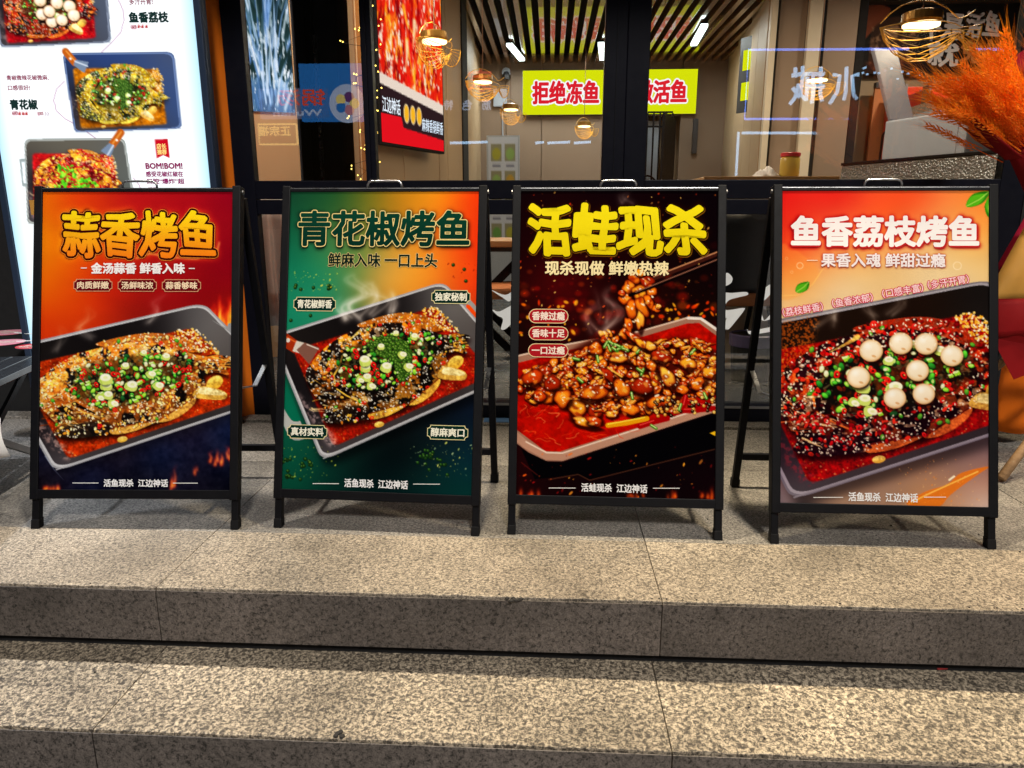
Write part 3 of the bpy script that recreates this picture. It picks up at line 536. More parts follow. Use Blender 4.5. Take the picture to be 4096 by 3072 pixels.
    for _ in range(46):
        q = pts[rg.integers(len(pts))]; a = rg.uniform(-.9, .9); l = rg.uniform(26, 60); pp = [(q[0], q[1]), (q[0]+l*.5*math.cos(a), q[1]+l*.5*math.sin(a)-6), (q[0]+l*math.cos(a), q[1]+l*math.sin(a))]
        c.line([(p[0]+2, p[1]+5) for p in pp], 17, (48, 8, 4), al=.7, taper=True); c.line(pp, 15, [(190, 96, 26), (214, 134, 46), (160, 62, 16)][rg.integers(3)], taper=True); c.line([(p[0], p[1]-3) for p in pp[:2]], 4, (250, 206, 130), al=.8)
    for _ in range(90):
        q = pts[rg.integers(len(pts))]; c.ell(q[0]+rg.normal(0, 10), q[1]-8, rg.uniform(4, 10), rg.uniform(3, 7), 0, [(80, 14, 8), (120, 24, 10), (232, 160, 70), (40, 10, 8)][rg.integers(4)], hi=(255, 230, 190))
    for (x, y, r, e, a) in ((255, 918, 38, .8, 0), (365, 1028, 40, .95, .2), (445, 765, 34, .75, -.3), (600, 1035, 42, .55, .2), (440, 960, 62, .5, -.2), (560, 940, 42, .8, .7), (650, 930, 46, .85, .3), (720, 1000, 58, .42, -.2), (760, 890, 50, .55, .8), (890, 920, 36, .7, -.4), (690, 840, 26, .9, 0), (170, 890, 46, .7, -.5), (300, 985, 40, .9, .4), (200, 975, 30, .8, 0), (500, 880, 40, .45, 1.0), (400, 1090, 60, .3, .25), (440, 1085, 36, .6, .2), (730, 800, 46, .5, .3), (850, 830, 36, .7, .2), (945, 870, 34, .8, 0), (545, 805, 44, .5, .1), (600, 720, 36, .5, .2)): lump(x, y, r, e, a)
    c.line([(500, 850), (560, 890)], 8, (230, 170, 90)); c.line([(500, 1105), (580, 1095), (670, 1075)], 22, (214, 150, 30), taper=False); c.line([(500, 1100), (660, 1070)], 5, (250, 215, 90))
    for p in ([(640, 1110), (700, 1090), (760, 1075)], [(850, 1000), (920, 1020), (975, 1040)], [(800, 1040), (870, 1040), (960, 1030)], [(840, 980), (830, 1020), (790, 1050)]): c.line(p, 24, (150, 12, 16)); c.line([(p[0][0], p[0][1]-6), (p[1][0], p[1][1]-6)], 4, (240, 110, 100), al=.8)
    for _ in range(70):
        x, y = rg.uniform(690, 980), rg.uniform(985, 1070); c.ell(x, y-.12*(x-690)*.6, 8, 8, 0, [(40, 16, 10), (214, 150, 70), (60, 30, 14), (235, 190, 110)][rg.integers(4)], hi=(255, 235, 200), dark=(40, 12, 6))
    for (x, y) in ((490, 748), (515, 742), (530, 770), (505, 762), (552, 765), (378, 905), (360, 812), (455, 812), (650, 870), (640, 862), (605, 975), (815, 1025), (925, 975), (575, 770), (540, 752), (700, 1112), (870, 780), (635, 775)):
        a = rg.uniform(0, 3); d = (13*math.cos(a), 13*math.sin(a)); c.line([(x-d[0], y-d[1]), (x+d[0], y+d[1])], 13, (70, 120, 40)); c.line([(x-d[0], y-d[1]-2), (x+d[0], y+d[1]-2)], 5, (190, 220, 140))
    for q in hmap(Li, c.scatter(om, 240)): c.ell(q[0], q[1], rg.uniform(2, 4), rg.uniform(1.5, 2.5), rg.uniform(0, 3), [(250, 225, 170), (150, 16, 12), (255, 245, 225)][rg.integers(3)], al=.85)
    # the piece held up and the chopsticks
    for p in ([(430, 700), (400, 620), (460, 560), (430, 490)], [(500, 690), (540, 610), (480, 540), (510, 480)], [(560, 120), (540, 90), (580, 60)], [(470, 650), (500, 590), (470, 540)]): c.steam(p, 40, .42)
    c.line([(700, 455), (850, 400), (985, 345)], 20, (74, 36, 28), al=.95); c.line([(700, 448), (985, 338)], 5, (190, 140, 110))
    for (x, y, r, e, a) in ((620, 450, 36, .7, .2), (670, 470, 34, .7, .6), (590, 500, 36, .8, 1.2), (575, 545, 30, .9, .4), (640, 520, 40, .8, .4), (690, 510, 26, .9, 0), (610, 590, 40, .9, 1.3), (650, 580, 46, .6, 1.2), (680, 560, 36, .5, 1.1), (710, 590, 18, .9, 0), (640, 640, 44, .4, 1.5), (590, 660, 36, .45, 1.2), (570, 700, 30, .5, 1.4), (610, 715, 40, .35, .6), (650, 745, 40, .4, .6), (685, 755, 24, .9, 0), (560, 520, 16, .9, 0), (640, 430, 22, .8, 0), (720, 580, 14, .8, 0)): lump(x, y, r, e, a)
    c.line([(700, 490), (985, 372)], 17, (22, 10, 12)); c.line([(596, 530), (720, 484), (985, 380)], 15, (16, 8, 10)); c.line([(620, 517), (985, 371)], 4, (150, 110, 95))
    embers(c, (100, 1200, 975, 1435), 60, [(230, 110, 40), (250, 170, 70), (150, 30, 30)], 1, 8); flames(c, (610, 1425), 5, 40, 50); flames(c, (795, 1430), 6, 34, 60); flames(c, (140, 1425), 6, 70, 50); flames(c, (950, 1420), 6, 60, 60); c.poly([(945, 1140), (975, 1130), (975, 1155)], (240, 180, 50))
    return c.out()
def paint4():
    c = Canvas(2*NX, 2*NY, PCAN[4], 14)
    c.a = c.field([(166, 72, (186, 26, 36)), (400, 80, (196, 32, 36)), (700, 80, (212, 74, 44)), (1045, 75, (222, 112, 56)), (200, 250, (204, 52, 38)), (600, 200, (222, 90, 46)), (1040, 250, (230, 150, 80)), (180, 380, (224, 106, 50)), (500, 340, (226, 150, 84)), (900, 330, (226, 178, 116)), (1040, 400, (222, 190, 140)), (250, 460, (226, 170, 105)), (500, 450, (222, 202, 162)), (800, 430, (224, 208, 176)), (170, 570, (224, 198, 162)), (400, 530, (226, 210, 182)), (650, 400, (220, 192, 146)), (900, 440, (224, 206, 174)), (165, 1390, (120, 110, 120)), (400, 1380, (150, 128, 112)), (650, 1320, (140, 120, 110)), (900, 1200, (120, 104, 104)), (1040, 1180, (120, 106, 116)), (800, 1390, (190, 140, 100)), (1040, 1400, (212, 196, 192)), (1040, 1300, (170, 120, 100))])
    c.put(c.pmask([(160, 300), (320, 400), (300, 470), (240, 520), (160, 516)], sm=True, bl=2), K(236, 150, 84), .35); c.line([(165, 516), (240, 512), (300, 468), (345, 400)], 3, (246, 190, 120), al=.8)
    for (x, y, r) in ((246, 390, 14), (212, 417, 6), (908, 392, 18), (190, 360, 6)): c.ell(x, y, r, r, 0, (250, 225, 190), ring=.82, al=.7)
    def leaf(pts, vein):
        c.poly(pts, (60, 128, 34), sm=True); c.poly([(p[0]*.8+vein[0][0]*.2, p[1]*.8+vein[0][1]*.2) for p in pts], (92, 160, 44), sm=True); c.line(vein, 3, (170, 205, 110))
    leaf([(228, 498), (240, 468), (285, 458), (280, 490), (250, 505)], [(232, 500), (262, 480), (282, 460)]); leaf([(943, 145), (970, 95), (1040, 82), (1025, 120), (990, 142)], [(946, 143), (1000, 115), (1038, 84)]); leaf([(1044, 105), (1022, 140), (1030, 180), (1044, 185)], [(1044, 110), (1036, 150), (1042, 183)]); c.poly([(675, 74), (700, 72), (690, 82)], (110, 150, 40))
    L = homog(TRAY, [(-120, 679), (1050, 458), (1440, 975), (225, 1362)])
    Li = np.linalg.inv(L)
    ly = hmap(Li, [(547, 746), (672, 716), (778, 718), (887, 768), (743, 830), (494, 857), (648, 945), (770, 928)]); ls = c.scale(500, 800)/c.scale(500, 850, L)
    dish(c, L, dict(handles=False, char=.42, skin=(34, 12, 18), flesh=((150, 50, 24), (214, 120, 60), (96, 24, 14)), broth=((120, 12, 16), (166, 30, 22), (70, 6, 26)), crumbs=([((170, 24, 28), (120, 14, 20), (200, 60, 40), (60, 14, 20)), 420, 8],), sesame=((430, (246, 226, 200)),), greens=150, stray=40, w1=(36, 22, 16), w2=(40, 34, 34), w3=(30, 26, 26), rim=(120, 116, 124), lychee=[(p[0], p[1], 47*ls) for p in ly], gleam=(160, 60, 70), shadow=.5), 34)
    tex = c.pmask([(165, 628), (330, 600), (300, 740), (165, 850)], bl=5); c.put(tex*(fbm(c.h, c.w, 4, 2, 77) > .55), K(214, 120, 40), .55)
    pu = c.pmask([(160, 1050), (1053, 950), (1053, 1120), (270, 1340), (160, 1300)], bl=30); c.put(pu, K(70, 4, 60), .12)
    for p in ([(400, 620), (370, 580), (420, 540)], [(640, 590), (680, 550), (640, 520), (700, 500)], [(560, 600), (520, 560), (560, 530)], [(330, 650), (380, 600), (350, 570)]): c.steam(p, 36, .42)
    c.poly([(700, 1392), (780, 1340), (870, 1310), (930, 1262), (1045, 1235), (1000, 1270), (930, 1320), (880, 1360), (830, 1405)], (214, 120, 44), sm=True, al=.85); c.line([(720, 1385), (800, 1345), (900, 1300), (1000, 1255)], 6, (250, 190, 110), al=.8); c.line([(880, 1290), (900, 1275)], 8, (255, 235, 200))
    embers(c, (640, 1200, 1040, 1400), 90, [(236, 140, 60), (250, 200, 140)], .6, 2.5)
    glow(c, '鱼香荔枝烤鱼', (203, 1003, 178, 315), (150, 20, 30), 5, .8, dark=True, dy=5); glow(c, '果香入魂 鲜甜过瘾', (334, 860, 338, 398), (150, 60, 50), 3, .6, dark=True, dy=3)
    return c.out()
# ---------------------------------------------------------------- lettering
_glyph = {}
def glyphs(s):
    """outline of a line of writing as flat triangles in a unit box (x right, y up)"""
    if s in _glyph: return _glyph[s]
    c = bpy.data.curves.new('writing', 'FONT'); c.body = s; c.size = 1; c.dimensions = '2D'; c.fill_mode = 'BOTH'; c.resolution_u = 2
    o = bpy.data.objects.new('writing', c); COL.objects.link(o)
    me = bpy.data.meshes.new_from_object(o.evaluated_get(bpy.context.evaluated_depsgraph_get())); bpy.data.objects.remove(o); bpy.data.curves.remove(c)
    v = np.zeros(len(me.vertices)*3); me.vertices.foreach_get('co', v); v = v.reshape(-1, 3)[:, :2]
    me.calc_loop_triangles(); t = np.array([tuple(k.vertices) for k in me.loop_triangles]); bpy.data.meshes.remove(me)
    lo, hi = v.min(0), v.max(0); em = 1/(hi[1]-lo[1]); asp = (hi[0]-lo[0])/(hi[1]-lo[1])
    _glyph[s] = ((v-lo)/(hi-lo), t, asp); return _glyph[s]
def glow(c, s, box, col, rad, al, dark=False, dy=0):              # halo or cast edge printed round a title
    v, t, _ = glyphs(s); x0, x1, y0, y1 = box
    q = c.T(np.c_[x0+v[:, 0]*(x1-x0), y1+dy-v[:, 1]*(y1-y0)]); m = np.zeros((c.h, c.w))
    for tri in q[t]:
        a = np.floor(tri.min(0)).astype(int); b = np.ceil(tri.max(0)).astype(int)+1; a = np.maximum(a, 0); b = np.minimum(b, [c.w, c.h])
        if (b <= a).any(): continue
        X = c.xx[a[1]:b[1], a[0]:b[0]]+.5; Y = c.yy[a[1]:b[1], a[0]:b[0]]+.5; (ax, ay), (bx, by), (cx, cy) = tri
        e1 = (bx-ax)*(Y-ay)-(by-ay)*(X-ax); e2 = (cx-bx)*(Y-by)-(cy-by)*(X-bx); e3 = (ax-cx)*(Y-cy)-(ay-cy)*(X-cx)
        m[a[1]:b[1], a[0]:b[0]] = np.maximum(m[a[1]:b[1], a[0]:b[0]], ((e1 >= 0) & (e2 >= 0) & (e3 >= 0)) | ((e1 <= 0) & (e2 <= 0) & (e3 <= 0)))
    m = np.clip(blur(m, rad)*3.2, 0, 1)
    (c.put if dark else c.add)(m, K(*col), al)
def colour_mesh(name, verts, faces, cols):
    me = bpy.data.meshes.new(name); me.from_pydata([tuple(p) for p in verts], [], [tuple(f) for f in faces])
    at = me.attributes.new('Col', 'FLOAT_COLOR', 'POINT'); c4 = np.ones((len(verts), 4)); c4[:, :3] = lin(np.asarray(cols)); at.data.foreach_set('color', c4.ravel().astype(np.float32)); return me
class Ink:
    """flat print: coloured shapes laid on each other in a plane; local x right, z up, printed towards -y"""
    STEP = 6e-6
    def __init__(s): s.v = []; s.f = []; s.c = []; s.n = 0; s.y = 0
    def layer(s): s.y -= s.STEP
    def raw(s, pts2, faces, cols):
        s.layer(); s.v += [(p[0], s.y, p[1]) for p in pts2]; s.f += [tuple(int(i)+s.n for i in f) for f in faces]; s.c += [tuple(c) for c in cols]; s.n += len(pts2)
    def poly(s, pts2, col): s.raw(pts2, [tuple(range(len(pts2)))], [np.array(col)/255.]*len(pts2))
    def writing(s, t, x0, x1, z0, z1, col, col2=None, bold=0.0, ang=0, warp=0, n=8, shift=(0, 0)):
        v, tr, asp = glyphs(t); h = z1-z0; w = x1-x0
        p = v.copy()
        if warp: p = p+warp*np.c_[np.sin(p[:, 1]*5+p[:, 0]*9)*h/w, np.sin(p[:, 0]*asp*5.5+1)]
        t_ = np.clip(v[:, 1:2], 0, 1); cc = np.array(col)/255.*np.ones((len(v), 1)) if col2 is None else (np.array(col2)*(1-t_)+np.array(col)*t_)/255.
        q = np.c_[(p[:, 0]-.5)*w, (p[:, 1]-.5)*h]
        ca, sa = math.cos(ang), math.sin(ang); q = np.c_[q[:, 0]*ca-q[:, 1]*sa, q[:, 0]*sa+q[:, 1]*ca]+[(x0+x1)/2+shift[0], (z0+z1)/2+shift[1]]
        offs = [(0, 0)] if not bold else [(bold*math.cos(2*math.pi*k/n), bold*math.sin(2*math.pi*k/n)) for k in range(n)]
        for o in offs: s.raw(q+np.array(o), tr, cc)
    def mesh(s, name): return colour_mesh(name, s.v, s.f, s.c)
def picture(name, img, w, h, m, parent, loc=(0, 0, 0), rot=(0, 0, 0)):
    """a painted print as a fine mesh standing in x,z with its lower middle at the origin"""
    ny, nx = img.shape[:2]; X, Z = np.meshgrid(np.linspace(-w/2, w/2, nx), np.linspace(h, 0, ny))
    me = bpy.data.meshes.new(name); nv = nx*ny; me.vertices.add(nv); co = np.zeros((nv, 3), np.float32); co[:, 0] = X.ravel(); co[:, 2] = Z.ravel(); me.vertices.foreach_set('co', co.ravel())
    i = (np.arange(ny-1)[:, None]*nx+np.arange(nx-1)[None]).ravel(); fc = np.c_[i, i+nx, i+nx+1, i+1].astype(np.int32); nf = len(fc)
    me.loops.add(nf*4); me.loops.foreach_set('vertex_index', fc.ravel()); me.polygons.add(nf); me.polygons.foreach_set('loop_start', np.arange(nf, dtype=np.int32)*4); me.polygons.foreach_set('loop_total', np.full(nf, 4, np.int32))
    at = me.attributes.new('Col', 'FLOAT_COLOR', 'POINT'); c4 = np.ones((nv, 4), np.float32); c4[:, :3] = lin(img.reshape(-1, 3)); at.data.foreach_set('color', c4.ravel()); me.update(); me.validate()
    return link(name, me, m, parent, loc, rot)
def rrect(x0, x1, z0, z1, r, n=5, notch=False):
    pts = []
    for a0 in (0, 90, 180, 270):
        for k in range(n+1):
            t = R(90*k/n); s_, c_ = r*math.sin(t), r*math.cos(t)
            if notch: pts.append({0: (x1-s_, z1-c_), 90: (x0+c_, z1-s_), 180: (x0+s_, z0+c_), 270: (x1-c_, z0+s_)}[a0])
            else: pts.append({0: (x1-r+c_, z1-r+s_), 90: (x0+r-s_, z1-r+c_), 180: (x0+r-c_, z0+r-s_), 270: (x1-r+s_, z0+r-c_)}[a0])
    return pts
# ---------------------------------------------------------------- terrace, steps, street
YN1, YJ, YN2, ZT2, ZT3 = 1.575, 1.905, 1.292, -.185, -.37
FY = 3.15                                                       # outer face of the shopfront
xa = on_z(912/4, 2079/4).x; xb = on_z(2534/4, 2009/4).x; PX = xb-xa    # joints between the slabs
ter = empty('terrace'); ter['kind'] = 'structure'
MB().box(-6, 6, 1.50+.11, 3.4, -.30, -.034).build('bedding', 'mortar', ter)
rgs = random.Random(4)
def slab(x0, x1, y0, y1, z, th, m, parent, name='slab', g=.0010):
    dz = rgs.uniform(-.0008, .0008); b = MB(); b.box(x0+g, x1-g, y0+g, y1-g, z-th+dz, z+dz)
    return b.build(name, m, parent, bevel=.0022)
def nosing(x0, x1, y0, y1, z, th, m, parent, g=.0010):                 # slab whose front edge is worn and chipped
    n = 46; ed = []; chips = [(rgs.uniform(x0, x1), rgs.uniform(.004, .016), rgs.uniform(.0015, .006)) for _ in range(9)]
    for k in range(n+1):
        x = x0+g+(x1-x0-2*g)*k/n; y = y0+g+abs(rgs.gauss(0, .0007))
        for cx, cw, cdp in chips: y += cdp*max(0, 1-abs(x-cx)/cw)
        ed.append((x, y))
    pl_ = ed+[(x1-g, y1-g), (x0+g, y1-g)]; dz = rgs.uniform(-.0008, .0008); b = MB(); b.quadbox([(x, y, z-th+dz) for x, y in pl_], [(x, y, z+dz) for x, y in pl_])
    return b.build('slab', m, parent, bevel=.0016)
XS = [xa+PX*k for k in range(-3, 5)]
for i in range(len(XS)-1):
    nosing(XS[i], XS[i+1], YN1, YJ, 0, .146, 'granite_tread', ter)
    for j, (y0, y1) in enumerate(((YJ, 2.515), (2.515, FY-.12))): slab(XS[i], XS[i+1], y0, y1, 0, .034, 'granite_pavement', ter)
st = empty('steps'); st['kind'] = 'structure'
xc = on_z(611/4, 2648/4, ZT2).x; xd = on_z(2617/4, 2690/4, ZT2).x
for i in range(-3, 5):
    x0 = xc+(xd-xc)*i; x1 = x0+(xd-xc)
    nosing(x0, x1, YN2, YN1+.07, ZT2, .05, 'granite_tread_lower', st)
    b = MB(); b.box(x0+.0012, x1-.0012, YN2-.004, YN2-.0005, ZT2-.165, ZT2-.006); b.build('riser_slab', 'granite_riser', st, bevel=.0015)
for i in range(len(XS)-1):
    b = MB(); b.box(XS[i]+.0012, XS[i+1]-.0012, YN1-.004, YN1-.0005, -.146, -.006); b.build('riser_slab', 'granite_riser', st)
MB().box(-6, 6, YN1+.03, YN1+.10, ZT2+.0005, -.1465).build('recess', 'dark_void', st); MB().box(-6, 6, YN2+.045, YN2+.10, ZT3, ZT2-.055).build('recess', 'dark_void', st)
gr = MB(); gr.box(-60, 60, -60, YN2+.3, ZT3-.2, ZT3-.001); struct(gr.build('street_ground', 'granite_pavement'))
# grit and stains along the nosing
gm = MB()
for _ in range(90):
    x = rgs.uniform(-1.7, 1.6); y = rgs.choice([YN1+.012, rgs.uniform(YN1, YJ+.3), rgs.uniform(YN2, YN1)]); z = .0005 if y > YN1-.005 else ZT2+.0005; r = rgs.uniform(.0012, .003)
    gm.lathe([(r, 0), (r*.9, r*.6), (r*.3, r)], 5, (x, y, z))
o = gm.build('grit', 'mortar'); tag(o, 'dark specks of grit scattered over the granite steps', None, kind='stuff')
def leafy(px, py, z, s, rz):
    p = on_z(px, py, z); b = MB()
    for k in range(7): a = rgs.uniform(0, 6.3); d = rgs.uniform(.002, .012)*s; b.lathe([(.006*s, 0), (.005*s, .003*s), (.001, .005*s)], 6, (d*math.cos(a)*1.8, d*math.sin(a), 0))
    return b.build('dirt_clump', 'mortar', loc=p, rot=(0, 0, rz))
tag(leafy(515, 599, 0, 1.0, .2), 'small dark clump of dirt on the edge of the upper step', 'dirt'); tag(leafy(342, 733.5, ZT2, 1.0, 0), 'small brown clump of dirt near the edge of the lower step', 'dirt')
p = on_z(962, 676, ZT2); b = MB(); b.tube([(-.05, 0, .004), (-.01, .004, .006), (.03, .008, .01), (.06, .016, .008)], .003, 6); tag(b.build('plastic_strip', mat('strip_red', (.3, .02, .02), .5), loc=p+Vector((0, .02, 0))), 'thin red plastic strip lying under the upper step', 'litter')
# ---------------------------------------------------------------- orange pier, fascia and canopy lamps over the entrance
xl = sp(947, 700, FY).x
b = MB(); xq = sp(878, 767, 3.07).x; pq = [(xl-.62, 3.07), (xq+.004, 3.07), (xl-.003, FY-.004), (xl-.003, FY+.1), (xl-.62, FY+.1)]; b.quadbox([(x, y, .002) for x, y in pq], [(x, y, 2.69) for x, y in pq]); tag(b.build('orange_pier', 'orange_paint', bevel=.004), 'orange painted pier between the lit menu box and the shopfront', 'pier')
wz = MB(); wz.box(-9, xl-.625, FY+.0, FY+.2, -.03, 4.2); tag(wz.build('side_wall', 'dark_void'), 'black wall behind the lit menu box at the left edge', 'wall')
fas = empty('shop_canopy', (0, FY, 2.7), label='dark flat canopy projecting above the shopfront', cat='canopy'); fb = MB(); fb.box(-4, 5, -1.15, .12, 0, .5); fb.build('panel', 'shopfront_black', fas)
for i, x in enumerate((-2.35, -1.25, -.2, .75, 1.6, 2.25)):
    h = empty('canopy_lamp', (x, FY-.93, 2.699), label='small round downlight under the canopy above the signs', cat='lamp', group='downlights under the canopy'); MB().lathe([(.075, -.035), (.08, -.03), (.08, 0)], 18).build('housing', 'frame_black', h)
    ld = bpy.data.lights.new('canopy_lamp_light', 'SPOT'); ld.spot_size = R(78); ld.spot_blend = .9; ld.shadow_soft_size = .05; ld.energy = 270 if x < 1 else (225 if x < 2 else 170); ld.color = (1, .84, .58) if x > -1 else ((1, .93, .82) if x > -1.5 else (.8, .88, 1)); lo = bpy.data.objects.new('light', ld); COL.objects.link(lo); lo.parent = h; lo.location = (0, 0, -.040); lo.rotation_euler = (R(-14) if x < 2 else R(6), 0, 0)
# ---------------------------------------------------------------- shopfront bays
ZR0, ZR1, ZB, ZTOP = sp(2000, 858, FY).z, sp(2000, 722, FY).z, .085, 2.69
def bay(label, x0, x1, sl, sr, split=False):
    e = empty('glazed_bay', ((x0+x1)/2, FY, 0), label=label, cat='window', group='glazed bays of the shopfront'); cx = (x0+x1)/2; F = 'shopfront_black'
    X0, X1 = x0-cx, x1-cx
    MB().box(X0, X0+sl, -.03, .022, .0, ZTOP).build('stile', F, e, bevel=.003); MB().box(X1-sr, X1, -.03, .022, .0, ZTOP).build('stile', F, e, bevel=.003)
    if split: MB().box(X1-sr*.47, X1-sr*.45, -.033, -.0305, .0, ZTOP).build('seal', 'rubber', e)
    MB().box(X0+sl, X1-sr, -.026, .048, ZR0, ZR0+(ZR1-ZR0)*.44).build('rail', F, e, bevel=.003); MB().box(X0+sl, X1-sr, -.03, .05, ZR0+(ZR1-ZR0)*.46, ZR1).build('rail', F, e, bevel=.003)
    MB().box(X0+sl, X1-sr, -.028, .05, .0, ZB).build('sill', F, e, bevel=.003); MB().box(X0+sl, X1-sr, -.036, -.029, ZB-.012, ZB-.002).build('sill_trim', 'steel_dull', e)
    MB().box(X0+sl, X1-sr, .010, .016, ZR1, ZTOP).build('upper_pane', 'shop_glass', e); MB().box(X0+sl, X1-sr, .010, .016, ZB, ZR0).build('lower_pane', 'shop_glass', e)
    return e
x1 = sp(1486, 560, FY).x; xm0 = sp(2412, 400, FY).x; xm1 = sp(2588, 400, FY).x; xm = (xm0+xm1)/2; xr = sp(4022, 560, FY).x
bay('narrow glazed bay beside the orange pier, half mirrored by blue signs', xl, x1, sp(1016, 560, FY).x-xl, .022)
bay('middle glazed bay with the yellow sign and dish screen behind it', x1+.001, xm, .022, xm-xm0, True)
bay('right glazed bay with neon script mirrored in it, behind the wheat bouquet', xm+.001, xr+.09, xm1-xm, .10)
w2 = MB(); w2.box(xr+.092, 9, FY-.03, FY+.1, -.03, 3.3); tag(w2.build('side_wall', 'dark_void'), 'black wall behind the wheat bouquet at the right edge', 'wall')
th = MB(); th.box(-3.2, xr+2, FY-.118, FY-.0315, -.03, .012); struct(th.build('threshold', 'granite_pavement', bevel=.003))
mt = MB(); mt.box(-.07, .07, -.03, .03, 0, .004); c0 = sp(1998, 1690, FY-.08); tag(mt.build('blue_sheet', mat('blue_sheet', (.12, .25, .5), .4), loc=(c0.x, FY-.078, .013)), 'small blue plastic sheet lying on the shop threshold', 'sheet')
# ---------------------------------------------------------------- the four pavement signs
LEAN, L0 = .254, .113
def fitbox(k, b):                                                # photograph crop box to poster metres
    p = hmap(PMET[k], [(b[0], (b[2]+b[3])/2), (b[1], (b[2]+b[3])/2), ((b[0]+b[1])/2, b[2]), ((b[0]+b[1])/2, b[3])]); return p[0][0], p[1][0], p[3][1], p[2][1]
CREAM = (232, 214, 168)
def badge(k, t, b, fill, edge, tcol, notch, parent, round_=False):
    i = Ink(); x0, x1, z0, z1 = fitbox(k, b); h = z1-z0; r = h*.5 if round_ else h*.22
    i.poly(rrect(x0, x1, z0, z1, r, notch=notch), edge); e = h*.045; i.poly(rrect(x0+e, x1-e, z0+e, z1-e, r*(.95 if not notch else 1), notch=notch), fill)
    if notch: i.poly(rrect(x0+e*2.2, x1-e*2.2, z0+e*2.2, z1-e*2.2, r, notch=True), tuple(int(v*.8) for v in fill))
    px = (x1-x0)*.095; i.writing(t, x0+px, x1-px, z0+h*.22, z1-h*.2, tcol, bold=h*.018, n=6)
    return link('badge', i.mesh('badge'), 'ink_text', parent, (0, -.0006, 0))
def rule(i, k, xa_, xb_, y, col=(230, 230, 230), wd=3):
    p = hmap(PMET[k], [(xa_, y), (xb_, y)]); t = wd*.00034; i.poly([(p[0][0], p[0][1]-t), (p[1][0], p[1][1]-t), (p[1][0], p[1][1]+t), (p[0][0], p[0][1]+t)], col)
def line_of(k, name, t, b, parent, col, **kw):
    i = Ink(); i.writing(t, *fitbox(k, b), col, **kw); return link(name, i.mesh(name), 'ink_text', parent, (0, -.0006, 0))
def footer(k, t, b, ra, rb, parent):
    i = Ink(); i.writing(t, *fitbox(k, b), (236, 236, 240), bold=.0007, n=6); y = (b[2]+b[3])/2
    rule(i, k, *ra, y); rule(i, k, *rb, y); return link('slogan', i.mesh('slogan'), 'ink_text', parent, (0, -.0006, 0))
